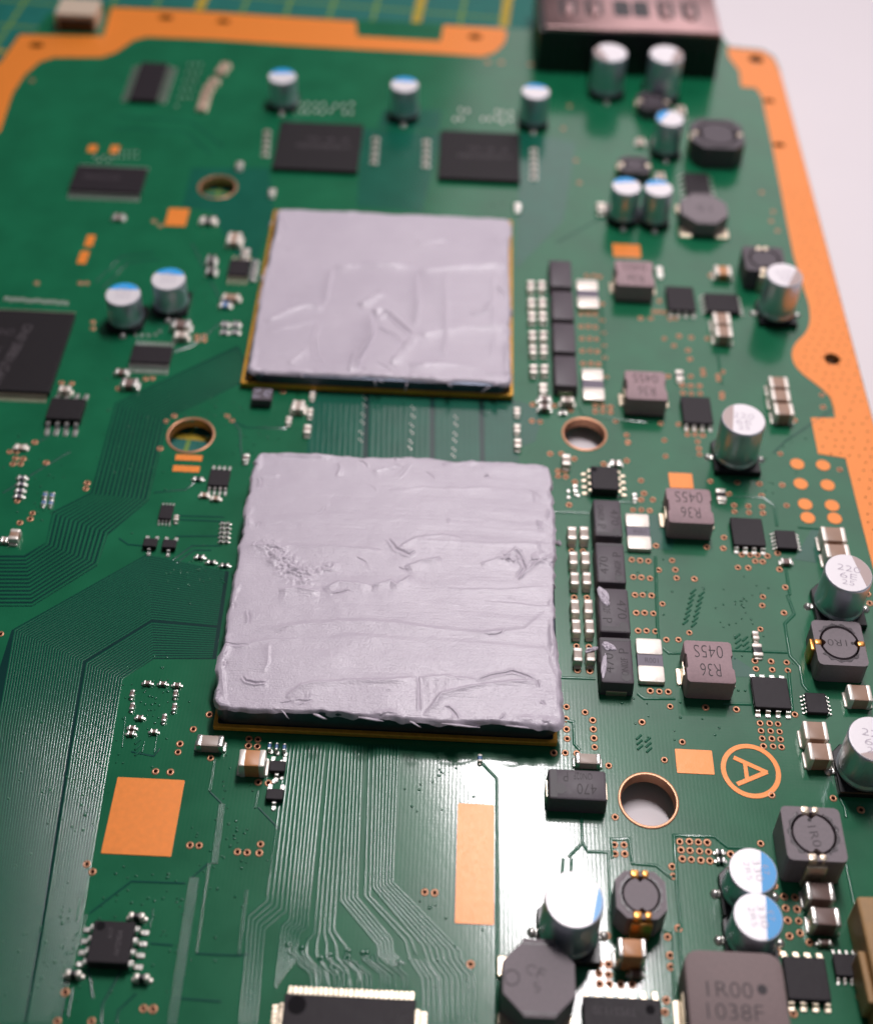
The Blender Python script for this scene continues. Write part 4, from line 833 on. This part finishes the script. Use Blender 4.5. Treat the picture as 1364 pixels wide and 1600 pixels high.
for lab, q in (('plain black block capacitor at the top of the upper column', ((858, 406), (893.5, 406), (893, 447), (860, 447))), ('plain black block capacitor second from top of the upper column', ((861, 454), (896, 454), (897, 498), (863, 498))),
               ('plain black block capacitor third from top of the upper column', ((863, 504), (898, 504), (900, 549), (865, 549))), ('plain black block capacitor at the bottom of the upper column, its front face visible', ((865, 555), (900, 555), (903, 602), (867, 602)))):
    block(lab, *q, .22, (), m='tantalum', group=gP)
smear('small curl of grey paste on the far left corner of the third black 470 capacitor', 944, 932, .262, .07, .15, 20, 3, .022)
smear('grey paste streak across the left side of the lowest black 470 capacitor', 950, 1010, .262, .10, .055, -35, 8, .025)
smear('long grey paste dab on the lower left edge of the lowest black 470 capacitor', 944, 1040, .262, .035, .17, -8, 14, .016)
smear('stringy grey bit of paste stuck on the small capacitors beside the lowest black 470 capacitor', 925, 1015, .15, .11, .03, 25, 18)
smear('tiny blue-grey crumb of paste on the board right of the lower processor', 872, 849, .004, .04, .05, 30, 20, .04)
def shunt(label, TL, TR, BR, BL, text=None, gray=True):
    H = .075; x, y, w_, d_ = quad(TL, TR, BR, BL, H); root = thing('shunt_resistor', label, 'resistor', (x, y, 0))
    for sg in (1, -1):
        y0_, y1_ = (sg*d_/2, sg*d_*.13); a = M(); a.rbox(-w_/2, w_/2, min(y0_, y1_), max(y0_, y1_), .004, H, r=.03, b=.012, n=3); link('end_cap', a.mesh('end_cap', 'white_metal', angle=40), root)
    a = M(); a.rbox(-w_/2 + .004, w_/2 - .004, -d_*.15, d_*.15, .006, H - .012, r=.004, b=.004); link('element', a.mesh('element', 'shunt_grey'), root)
    if text: marking(root, text, .02, 0, H - .0105, w_*.5, d_*.11, 0, 'ink_dark')
shunt('flat white and grey shunt resistor marked R001, beside the third R36 inductor', (977, 802), (1014, 803), (1018, 858), (981, 857), 'R001')
shunt('flat white and grey shunt resistor marked R001, beside the nearest R36 inductor', (993, 997), (1033, 998), (1040, 1066), (998, 1065), 'R001')
shunt('small flat white shunt resistor beside the farthest R36 inductor', (901, 436), (934, 437), (936, 480), (902, 479))
shunt('small flat white and grey shunt resistor beside the second R36 inductor', (909, 575), (942, 576), (945, 624), (911, 623))

# ------------------------------------------------------------------ chips
IW = 'ink_grey'
ic('left black memory chip behind the upper processor with faint printed lines', (435, 187), (567, 195), (560, 268), (429, 260), .10, {}, [('K4J52324QE-BC14', .06, -.02, .62, .10, 0, IW), ('943', .10, .14, .50, .08, 0, 'ink_soft')], name='memory_chip', cat='memory chip', group='two square memory chips behind the upper processor', m='epoxy_brown')
ic('right black memory chip behind the upper processor with faint printed lines', (688, 202), (813, 208), (812, 282), (685, 276), .10, {}, [('K4J52324QE-BC14', .06, -.04, .66, .10, 0, IW), ('943', .10, .12, .50, .08, 0, 'ink_soft')], name='memory_chip', cat='memory chip', group='two square memory chips behind the upper processor', m='epoxy_brown')
for k in range(1): pass
big = ic('large black flash memory chip cut by the left edge, silver legs along its near side', (-70, 479), (115, 489), (80, 612), (-118, 605), .11, {'b': (36, .94), 't': (36, .94)}, [], out=.11, wd=.026, name='memory_chip', cat='memory chip', m='epoxy_brown', lm='gold_tin')
marking(big, 'K9P2710BBE-0NO', .20, -.1, .1115, 1.35, .16, 82, IW); marking(big, '8-UNO', -.12, .38, .1115, .45, .14, 0, 'ink_soft'); marking(big, 'KOR', -.08, -.2, .1115, .5, .13, 82, 'ink_soft')
ic('narrow black chip with silver legs on both long sides in the far left corner', (219, 96), (261, 97), (246, 155), (204, 154), .11, {'l': (18, .92), 'r': (18, .92)}, out=.16, wd=.028)
ic('wide black chip with silver legs toward the viewer, left of the upper mounting hole', (117, 258), (229, 261), (222, 300), (109, 296), .10, {'b': (22, .95), 't': (22, .95)}, [('MB44C018', -.1, .05, .5, .18, 0, 'ink_soft')], out=.13, wd=.03)
ic('black eight-legged chip touching the corner of the large flash chip', (80, 620), (134, 623), (125, 656), (71, 652), .14, {'b': (4, .8), 't': (4, .8)}, out=.20, wd=.06, m='epoxy_brown')
ic('black many-legged chip between the blue capacitors and the trace bundle', (211, 538), (271, 541), (265, 568), (199, 564), .09, {'b': (10, .9), 't': (10, .9)}, out=.15, wd=.032)
ic('small square chip with four legs each side just left of the lower processor corner', (329, 732), (361, 734), (356, 760), (324, 757), .08, {'b': (4, .78), 't': (4, .78)}, out=.11, wd=.036)
ic('tiny black chip with a row of legs above the two three-legged transistors', (251, 788), (271, 789), (269, 811), (247, 810), .07, {'b': (4, .8), 't': (4, .8)}, out=.07, wd=.022)
ic('small black chip with gold legs left of the upper processor', (359, 404), (392, 406), (389, 430), (355, 428), .08, {'b': (4, .75), 't': (4, .75)}, out=.15, wd=.036, lm='gold_tin')
ic('black eight-legged chip marked with faint letters at the bottom left', (147, 1438), (210, 1441), (203, 1507), (134, 1504), .17, {'l': (4, .82), 'r': (4, .82)}, [('A17', -.05, .2, .26, .11, 90, IW), ('2904', .18, .1, .34, .13, 90, IW), ('AA7', .18, -.2, .24, .12, 90, IW)], (-.32, .36, .05), out=.12, wd=.05)
ic('black eight-legged chip topping the lower column of black capacitors', (923, 728), (966, 729), (967, 764), (924, 764), .17, {'l': (4, .84), 'r': (4, .84)}, (), (-.36, .34, .04), out=.11, wd=.042, lm='gold_tin')
ic('wide flat chip with tinned legs along its far side at the bottom edge', (447, 1553), (644, 1561), (652, 1680), (430, 1670), .12, {'t': (25, .93), 'l': (12, .72), 'r': (12, .72)}, (), (-.40, .345, .10), out=.11, wd=.036, lm='gold_tin')
ic('black chip with seven fat far-side legs between the two big inductors at the bottom', (913, 1558), (1033, 1560), (1037, 1640), (911, 1640), .13, {'t': (7, .90)}, [('TPS51120', -.1, .22, .55, .16, 180, 'ink_soft')], (.36, .28, .05), out=.11, wd=.05, lm='gold_tin')
ic('dark chip with silver legs on both sides behind the eight-sided inductor at far right', (1069, 269), (1106, 270), (1112, 306), (1072, 305), .10, {'l': (5, .9), 'r': (5, .9)}, out=.08, wd=.03)
gQ = 'square black power transistors beside the R36 inductors'
for lab, q, s in (('square black power chip with four small legs, beside the farthest R36 inductor', ((1041, 447), (1084, 447), (1087, 484), (1043, 484)), {'b': (4, .8)}),
                  ('square black power chip with four small legs, beside the second R36 inductor', ((1063, 619), (1110, 620), (1114, 661), (1068, 660)), {'b': (4, .8)}),
                  ('square black power chip with four legs, beside the third R36 inductor', ((1140, 809), (1190, 809), (1197, 852), (1147, 852)), {'b': (4, .82)}),
                  ('square black power chip with legs on two sides, beside the nearest R36 inductor', ((1174, 1059), (1230, 1057), (1236, 1106), (1179, 1107)), {'b': (4, .82), 't': (4, .82)}),
                  ('square black power chip with gold legs on two sides right of the 1R00 inductor', ((1224, 1495), (1290, 1496), (1298, 1563), (1231, 1564)), {'b': (4, .84), 't': (4, .84)})):
    ic(lab, *q, .10, s, out=.08, wd=.06, group=gQ, name='power_transistor', cat='chip', flat=False, lm='gold_tin' if 'gold' in lab else 'tin')
ic('small black controller chip right of the third power chip', (1211, 828), (1243, 829), (1247, 857), (1214, 856), .08, {'l': (5, .8), 'r': (5, .8)}, out=.05, wd=.02)
ic('small black controller chip right of the fourth power chip, under the 1R0 inductor', (1258, 1082), (1290, 1083), (1295, 1114), (1261, 1114), .08, {'l': (5, .8), 'r': (5, .8)}, out=.05, wd=.02)
ic('small black controller chip at the bottom right beside the yellow connector', (1302, 1490), (1341, 1491), (1344, 1527), (1305, 1526), .08, {'b': (4, .8), 't': (4, .8)}, out=.06, wd=.02)
ic('black rectangular chip with fine legs on its left, above two tan capacitors near the border', (1100, 457), (1153, 459), (1156, 487), (1104, 485), .10, {'l': (5, .85), 'r': (5, .85)}, out=.06, wd=.03)
for lab, u, v, wp, hp_ in (('left of two three-legged black transistors left of the lower processor', 235, 847, 22, 13), ('right of two three-legged black transistors left of the lower processor', 265, 849, 22, 13), ('upper black transistor beside the orange capacitor below the lower processor', 434, 1197, 26, 17), ('lower black transistor beside the start of the long traces', 430, 1241, 28, 17)):
    ic(lab, (u-wp/2, v-hp_/2), (u+wp/2, v-hp_/2), (u+wp/2-1, v+hp_/2), (u-wp/2-1, v+hp_/2), .09, {'b': (1, 1), 't': (2, .7)}, out=.09, wd=.045, name='transistor', cat='transistor')
cube = ic('small black box printed with white letters, below the upper processor near left corner', (396, 605), (427, 607), (424, 625), (392, 624), .17, {}, [('AP', -.26, .24, .34, .30, 0, 'ink_white'), ('8n', -.26, -.20, .34, .30, 0, 'ink_white'), ('47', .24, .02, .36, .62, 0, 'ink_white')], name='crystal_filter', cat='filter', m='tantalum')

# ------------------------------------------------------------------ small two-terminal parts
cpt = chip_part
ordn = ['first', 'second', 'third', 'fourth', 'fifth', 'sixth', 'seventh']
gU = 'cream ceramic capacitors in the double column beside the upper processor'
for r_, y in enumerate((444, 471, 493, 522, 545, 575)):
    for c_, x in enumerate((829.7 + r_*.8, 846.6 + r_*.8)):
        cpt(f'cream capacitor, {("left", "right")[c_]} column, {ordn[r_]} row from far, right of the upper processor', x, y, 12, 13, .12, 'y', 'brown_ceramic', 'white_metal', .34, group=gU)
gL = 'cream ceramic capacitors in the double column beside the lower processor'
for r_, (y, x0, x1) in enumerate(((832, 894, 913), (871, 896, 915), (903, 898, 917), (947, 898.6, 919.6), (978, 900.5, 921.5), (1022, 903, 923))):
    for c_, x in enumerate((x0, x1)):
        cpt(f'cream capacitor, {("left", "right")[c_]} column, {ordn[r_]} row from far, right of the lower processor', x, y, 14, 22 if r_ > 2 else 20, .15, 'y', 'cream_ceramic', 'white_metal', .32, group=gL)
S = [('lone cream capacitor at the far end of the black eight-legged chip, touching two vias', 885, 717, 14, 17, .12, 'y', 'cream_ceramic', .34),
('tiny capacitor tucked behind the eight-legged chip of the lower column', 962, 722, 18, 9, .08, 'x', 'brown_ceramic', .4), ('tiny silver part left of the eight-legged chip of the lower column', 899, 762, 7, 12, .06, 'y', 'resistor_black', .4),
('tiny silver part right of the eight-legged chip of the lower column', 992, 775, 7, 11, .06, 'y', 'resistor_black', .4),
('tan ceramic capacitor with silver ends behind the sideways 470 capacitor', 919, 1185, 40, 17, .13, 'x', 'cream_ceramic', .2),
('orange ceramic capacitor with bright ends below the near left corner of the lower processor', 394, 1184, 42, 27, .25, 'x', 'orange_ceramic', .26),
('grey-tan ceramic capacitor with silver ends below the near left corner of the lower processor', 328, 1157, 43, 19, .15, 'x', 'cream_ceramic', .22),
('orange-brown glossy capacitor between the wound inductor and the seven-legged chip', 988, 1481, 44, 30, .34, 'x', 'orange_ceramic', .2), ('little brown capacitor in front of the orange-brown glossy capacitor', 994, 1521, 22, 11, .08, 'x', 'brown_ceramic', .25),
('upper of two copper-brown capacitors below the sideways 1R0 inductor', 1282, 1392, 44, 29, .26, 'x', 'brown_ceramic', .2), ('lower of two copper-brown capacitors below the sideways 1R0 inductor', 1291, 1432, 44, 29, .26, 'x', 'brown_ceramic', .2),
('small brown capacitor just in front of the two copper-brown capacitors', 1289, 1472, 21, 10, .08, 'x', 'brown_ceramic', .25),
('upper of two stacked tan capacitors with white ends above the cut-off silver capacitor', 1275, 1141, 37, 29, .24, 'x', 'tan_ceramic', .22), ('lower of two stacked tan capacitors with white ends beside the cut-off silver capacitor', 1282, 1174, 37, 28, .24, 'x', 'tan_ceramic', .22),
('tan capacitor with white ends in front of the 1R0 inductor at the right edge', 1344, 1082, 36, 25, .2, 'x', 'tan_ceramic', .22), ('far one of two tan capacitors behind the silver capacitor at the right edge', 1303, 834, 38, 23, .26, 'x', 'tan_ceramic', .22), ('near one of two tan capacitors behind the silver capacitor at the right edge', 1309, 860, 38, 21, .26, 'x', 'tan_ceramic', .22),
('small pinkish capacitor alone below the small controller chip', 1229, 876, 17, 9, .07, 'x', 'brown_ceramic', .25),
('far one of three stacked cream capacitors near the curved copper border', 1217, 596, 30, 17, .24, 'x', 'tan_ceramic', .24), ('middle one of three stacked cream capacitors near the curved copper border', 1220, 616, 30, 17, .24, 'x', 'tan_ceramic', .24), ('near one of three stacked cream capacitors near the curved copper border', 1225, 638, 30, 18, .24, 'x', 'tan_ceramic', .24),
('far one of two cream capacitors in front of the black chip near the border', 1128, 496, 27, 17, .22, 'x', 'tan_ceramic', .26), ('near one of two cream capacitors in front of the black chip near the border', 1131, 516, 27, 17, .22, 'x', 'tan_ceramic', .26),
('cream and orange capacitor behind the black chip near the border', 1130, 421, 26, 14, .16, 'x', 'orange_ceramic', .28),
('pair member with white ends left of the lone silver capacitor, nearer the viewer', 1127, 772, 15, 18, .06, 'y', 'resistor_black', .34),
('small white-ended resistor right of the nearest R36 inductor', 1184, 1015, 15, 19, .06, 'y', 'resistor_black', .3), ('tiny pale part just behind the white-ended resistor by the nearest R36 inductor', 1181, 992, 10, 13, .07, 'y', 'cream_ceramic', .4),
('tiny white-ended part between the second R36 inductor and its power chip', 1062, 585, 12, 15, .06, 'y', 'resistor_black', .36), ('tiny pale part at the far right corner of the farthest R36 inductor', 1031, 422, 10, 15, .07, 'y', 'cream_ceramic', .4),
('pinkish capacitor farther of two beneath the upper double column', 851, 621, 19, 9, .10, 'x', 'brown_ceramic', .3), ('pinkish capacitor nearer of two beneath the upper double column', 851, 633, 19, 9, .12, 'x', 'brown_ceramic', .3), ('small cream capacitor at the end of the upper double column', 849, 604, 12, 14, .08, 'y', 'cream_ceramic', .4),
('cream capacitor at the front of the upper column of plain black blocks', 887, 623, 20, 9, .14, 'x', 'cream_ceramic', .3), ('tiny silver part just below the upper column of plain black blocks', 880, 643, 9, 7, .05, 'x', 'resistor_black', .36),
('small cream capacitor at the near right corner of the upper processor, far one of three', 808, 641, 10, 11, .08, 'y', 'cream_ceramic', .36), ('small cream capacitor at the near right corner of the upper processor, middle one of three', 808, 668, 10, 12, .08, 'y', 'cream_ceramic', .36), ('small cream capacitor at the near right corner of the upper processor, near one of three', 809, 691, 12, 14, .10, 'y', 'cream_ceramic', .36),
('far one of three small cream capacitors left of the traces joining the processors', 488, 616, 9, 10, .07, 'y', 'cream_ceramic', .36), ('middle one of three small cream capacitors left of the traces joining the processors', 484, 643, 9, 12, .08, 'y', 'cream_ceramic', .36), ('near one of three small cream capacitors left of the traces joining the processors', 480, 669, 12, 14, .10, 'y', 'cream_ceramic', .36),
('cream capacitor with bright ends near the black boxy part between the processors', 466, 632, 20, 16, .13, 'x', 'cream_ceramic', .34), ('tiny grey capacitor beside the near end of the cream capacitor between the processors', 451, 655, 9, 11, .07, 'y', 'cream_ceramic', .36),
('tiny grey capacitor off the far left corner of the lower processor', 384, 714, 11, 11, .07, 'y', 'brown_ceramic', .34),
('brown capacitor farther of two in front of the right blue topped capacitor', 282, 504, 30, 12, .14, 'x', 'brown_ceramic', .3), ('cream capacitor nearer of two in front of the right blue topped capacitor', 283, 521, 22, 10, .13, 'x', 'cream_ceramic', .32),
('grey capacitor at the near left corner of the many-legged chip', 202, 596, 26, 13, .12, 'x', 'brown_ceramic', .3), ('small pale capacitor at the left end of the many-legged chip', 189, 579, 19, 8, .09, 'x', 'brown_ceramic', .3),
('cream capacitor between the large flash chip and the eight-legged chip', 101, 606, 19, 9, .12, 'x', 'cream_ceramic', .34), ('small bright capacitor at the left edge below the flash chip', 32, 697, 19, 8, .06, 'x', 'cream_ceramic', .34),
('brown capacitor at the left edge beside the bend of the traces', 22, 834, 16, 17, .12, 'y', 'tan_ceramic', .34), ('small pale capacitor at the left edge touching the brown capacitor', 6, 842, 12, 9, .07, 'x', 'cream_ceramic', .36),
('cream square capacitor beside the far left corner of the upper processor', 366, 370, 22, 17, .14, 'x', 'tan_ceramic', .36), ('small pale capacitor behind the gold-legged chip', 383, 393, 14, 13, .08, 'y', 'cream_ceramic', .38), ('pair of bright bits right of the orange pad, one capacitor', 325, 342, 24, 10, .09, 'x', 'resistor_black', .36),
('brown bar-shaped capacitor left of the upper processor above a blue part', 361, 462, 27, 9, .10, 'x', 'tan_ceramic', .2), ('tiny blue capacitor under the brown bar-shaped capacitor', 352, 474, 18, 9, .07, 'x', 'blue_ceramic', .3),
('black resistor farther of two left of the gold-legged chip', 330, 403, 14, 12, .10, 'x', 'resistor_black', .25), ('black resistor nearer of two left of the gold-legged chip', 330, 420, 14, 12, .10, 'x', 'resistor_black', .25),
('small round pale capacitor right of the upper mounting hole', 374, 256, 11, 10, .08, 'y', 'cream_ceramic', .4), ('small pale capacitor behind the far left corner of the upper processor', 425, 298, 11, 10, .08, 'y', 'cream_ceramic', .4), ('small pale capacitor behind the far right corner of the upper processor', 809, 321, 10, 10, .08, 'y', 'cream_ceramic', .4),
('tiny cream capacitor left of the touching blue striped capacitors', 940, 321, 15, 12, .12, 'y', 'cream_ceramic', .35), ('small pale capacitor behind the right touching blue striped capacitor', 1032, 273, 14, 11, .14, 'x', 'tan_ceramic', .35), ('small pinkish capacitor right of the lone small blue striped capacitor', 1064, 170, 14, 12, .16, 'x', 'tan_ceramic', .35),
('small grey capacitor alone below the wide legged chip at the left', 185, 337, 17, 9, .07, 'x', 'brown_ceramic', .34), ('tiny tan capacitor left of the small round inductor', 1001, 219, 12, 10, .08, 'x', 'tan_ceramic', .35),
('small cream capacitor right of the tiny black chip', 275, 808, 8, 9, .07, 'y', 'cream_ceramic', .36), ('tiny pair-ended resistor left of the small square chip', 309, 747, 15, 6, .05, 'x', 'resistor_black', .3), ('tiny capacitor below the small square chip', 337, 777, 13, 7, .06, 'x', 'tan_ceramic', .3), ('tiny capacitor left below the small square chip', 319, 772, 13, 7, .06, 'x', 'tan_ceramic', .3),
('blue-grey tiny resistor, left of three beside the orange capacitor', 421, 1165, 7, 11, .08, 'y', 'blue_ceramic', .2), ('blue-grey tiny resistor, middle of three beside the orange capacitor', 432, 1166, 7, 11, .08, 'y', 'blue_ceramic', .2), ('blue-grey tiny resistor, right of three beside the orange capacitor', 444, 1167, 7, 11, .08, 'y', 'blue_ceramic', .2),
('small white-ended capacitor at the far right corner of the bottom left eight-legged chip', 213, 1430, 25, 10, .11, 'x', 'resistor_black', .36), ('small white-ended capacitor at the near left corner of the bottom left eight-legged chip', 114, 1520, 25, 10, .11, 'x', 'resistor_black', .36), ('small white-ended capacitor at the near right corner of the bottom left eight-legged chip', 221, 1526, 25, 11, .11, 'x', 'resistor_black', .36),
('tiny dark capacitor standing at the near edge of the lower processor above the bright glare', 750, 1184, 8, 12, .06, 'y', 'blue_ceramic', .3), ('grey tiny part far one of two left of the upper broad-striped capacitor', 1125, 1331, 14, 9, .06, 'x', 'resistor_black', .36), ('grey tiny part near one of two left of the upper broad-striped capacitor', 1127, 1344, 14, 9, .06, 'x', 'resistor_black', .36)]
for (lab, u, v, wp, hp_, H, ax, b, tf) in S:
    cpt(lab, u, v, wp, hp_, H, ax, b, 'white_metal' if ('white' in lab or 'bright' in lab or b == 'tan_ceramic' or 'cream' in lab) else 'tin', tf, name='chip_resistor' if ('resistor' in lab or b == 'resistor_black') else 'ceramic_capacitor', cat='resistor' if 'resistor' in lab else 'capacitor')
CL2 = [(230, 1066, 'x'), (254, 1067, 'x'), (276, 1069, 'x'), (206, 1083, 'y'), (274, 1083, 'y'), (206, 1103, 'y'), (272, 1104, 'y'), (218, 1120, 'x'), (256, 1121, 'y'), (206, 1136, 'x'), (204, 1145, 'x'), (240, 1142, 'x')]
POS = ['far left', 'far middle', 'far right', 'left side far', 'right side far', 'left side near', 'right side near', 'inner left', 'inner right', 'near left upper', 'near left lower', 'near right']
for (x, y, ax), n_ in zip(CL2, POS):
    cpt(f'tiny grey capacitor at the {n_} of the loose ring by the lower processor', x, y, 12 if ax == 'x' else 8, 7 if ax == 'x' else 11, .055, ax, 'brown_ceramic', 'tin', .32, group='tiny capacitors in a loose ring left of the lower processor')
for i, y in enumerate((817, 824, 831, 838, 845)):
    for j, x in enumerate((348, 356)):
        cpt(f'tiny dark resistor, {("left", "right")[j]} column, {ordn[i]} from far, left of the lower processor', x - i*.6, y, 6, 4.6, .045, 'x', 'resistor_black', 'tin', .34, name='chip_resistor', cat='resistor', group='tiny resistors in two columns left of the lower processor')
for i, (x, y) in enumerate(((312, 869), (330, 877), (351, 882))):
    cpt(f'tiny dark resistor {ordn[i]} from left in the slanting row of three beside the lower processor', x, y, 14, 6, .05, 'x', 'resistor_black', 'tin', .32, name='chip_resistor', cat='resistor', group='slanting row of three tiny resistors')
for i, (x, y) in enumerate(((34, 745), (33, 755), (31, 765), (29, 774))):
    cpt(f'tiny grey resistor {ordn[i]} from far in the short stack near the left edge', x, y, 13, 6, .05, 'x', 'shunt_grey', 'tin', .3, name='chip_resistor', cat='resistor', group='short stack of resistors near the left edge')
for i, (x, y) in enumerate(((352, 505), (369, 505), (351, 517), (368, 517))):
    cpt(f'tiny resistor at the {("far left", "far right", "near left", "near right")[i]} of four left of the upper processor', x, y, 11, 7, .05, 'x', 'shunt_grey', 'tin', .3, name='chip_resistor', cat='resistor', group='square of four resistors left of the upper processor')
for i, (x, y) in enumerate(((70, 772), (81, 773), (68, 784), (79, 785))):
    cpt(f'tiny blue-grey part at the {("far left", "far right", "near left", "near right")[i]} of four left of the trace bundle', x, y, 8, 8, .05, 'y', 'blue_ceramic', 'tin', .3, name='chip_resistor', cat='resistor', group='square of four blue-grey parts left of the trace bundle')
for lab, x0, y0, y1, dx, n in (('left of the left memory chip', 417, 204, 240, -3, 5), ('right of the left memory chip', 587, 215, 252, -3, 5), ('left of the right memory chip', 666, 219, 257, -1, 5), ('right of the right memory chip', 834, 232, 276, 0, 6)):
    for i in range(n):
        t = i/(n-1); cpt(f'tiny tan capacitor {ordn[i]} from far in the row {lab}', x0 + dx*t, y0 + (y1-y0)*t, 8, 4.6, .04, 'x', 'tan_ceramic', 'tin', .3, group=f'tiny capacitor row {lab}')
for i, (x, y) in enumerate(((351, 100), (345, 108), (334, 124), (326, 134), (321, 145), (318, 156), (315, 165))):
    cpt(f'tan capacitor {ordn[i]} from far in the staggered row near the far left', x, y, 14, 9, .08, 'x', 'tan_ceramic', 'gold_tin', .28, group='staggered row of capacitors near the far left')
for i, y in enumerate((408, 417, 425, 434)):
    cpt(f'tiny grey resistor {ordn[i]} from far between the gold-legged chip and the upper processor', 399 - i*1.6, y, 7, 6, .05, 'x', 'shunt_grey', 'tin', .3, name='chip_resistor', cat='resistor', group='column of tiny resistors by the gold-legged chip')

# ------------------------------------------------------------------ connectors
c1, c2 = U(851, 44, 1.0), U(1127, 52, 1.0)
root = thing('port_connector', 'black port connector with shiny silver shell at the far edge of the board', 'connector', ((c1.x + c2.x)/2, (c1.y+c2.y)/2, 0), math.atan2(c2.y - c1.y, c2.x - c1.x)*.3)
W = (c2 - c1).length/2
a = M(); a.rbox(-W - .10, W + .02, -.05, 2.4, .002, .97, r=.03, b=.02)
for i in range(14):
    xx = -W + .2 + i*(2*W - .4)/13; a.box(xx - .05, xx + .05, -.09, -.049, .01, .70)
link('housing', a.mesh('housing', 'black_plastic'), root)
a = M(); a.rbox(-W, W, -.04, 2.4, .975, 1.06, r=.05, b=.03, n=4); link('shell', a.mesh('shell', 'steel', angle=40), root)
for xx in (-W*.72, -W*.42, -W*.10, W*.12, W*.40, W*.68):
    a = M(); a.rbox(-.17, .17, -.10, .55, 1.0595, 1.0615, r=.08, b=.0005); link('slot', a.mesh('slot', 'black_plastic'), root, (xx, .55, 0))
for xx in (-W*.72, -W*.42, W*.40, W*.68):
    a = M(); a.rbox(-.09, .09, -.12, .5, 1.062, 1.10, r=.07, b=.035); a.lathe([(.08, 1.08), (.07, 1.13), (.03, 1.15)], 16, cy=.0, cap0=False); link('spring_tab', a.mesh('spring_tab', 'steel', angle=40), root, (xx, .52, 0))
p = U(121, 30, .2); root = thing('socket', 'cream plastic socket on the tab at the far left edge of the board', 'connector', (p.x, p.y, 0))
a = M(); a.rbox(-.42, .42, -.15, .5, .002, .42, r=.03, b=.03); link('housing', a.mesh('housing', 'connector_cream'), root)
a = M(); a.rbox(-.36, .36, -.20, -.148, .04, .30, r=.01, b=.01); link('opening', a.mesh('opening', 'black_plastic'), root)
p = U(1372, 1480, .5); root = thing('edge_connector', 'yellowish plastic connector cut by the right edge of the picture near the bottom', 'connector', (p.x, p.y, 0), math.radians(2))
a = M(); a.rbox(-.12, 1.3, -.75, .55, .002, .52, r=.04, b=.03); link('housing', a.mesh('housing', 'connector_yellow'), root)
a = M(); a.rbox(-.20, -.118, -.55, .0, .05, .40, r=.02, b=.02); link('latch', a.mesh('latch', 'connector_yellow'), root)
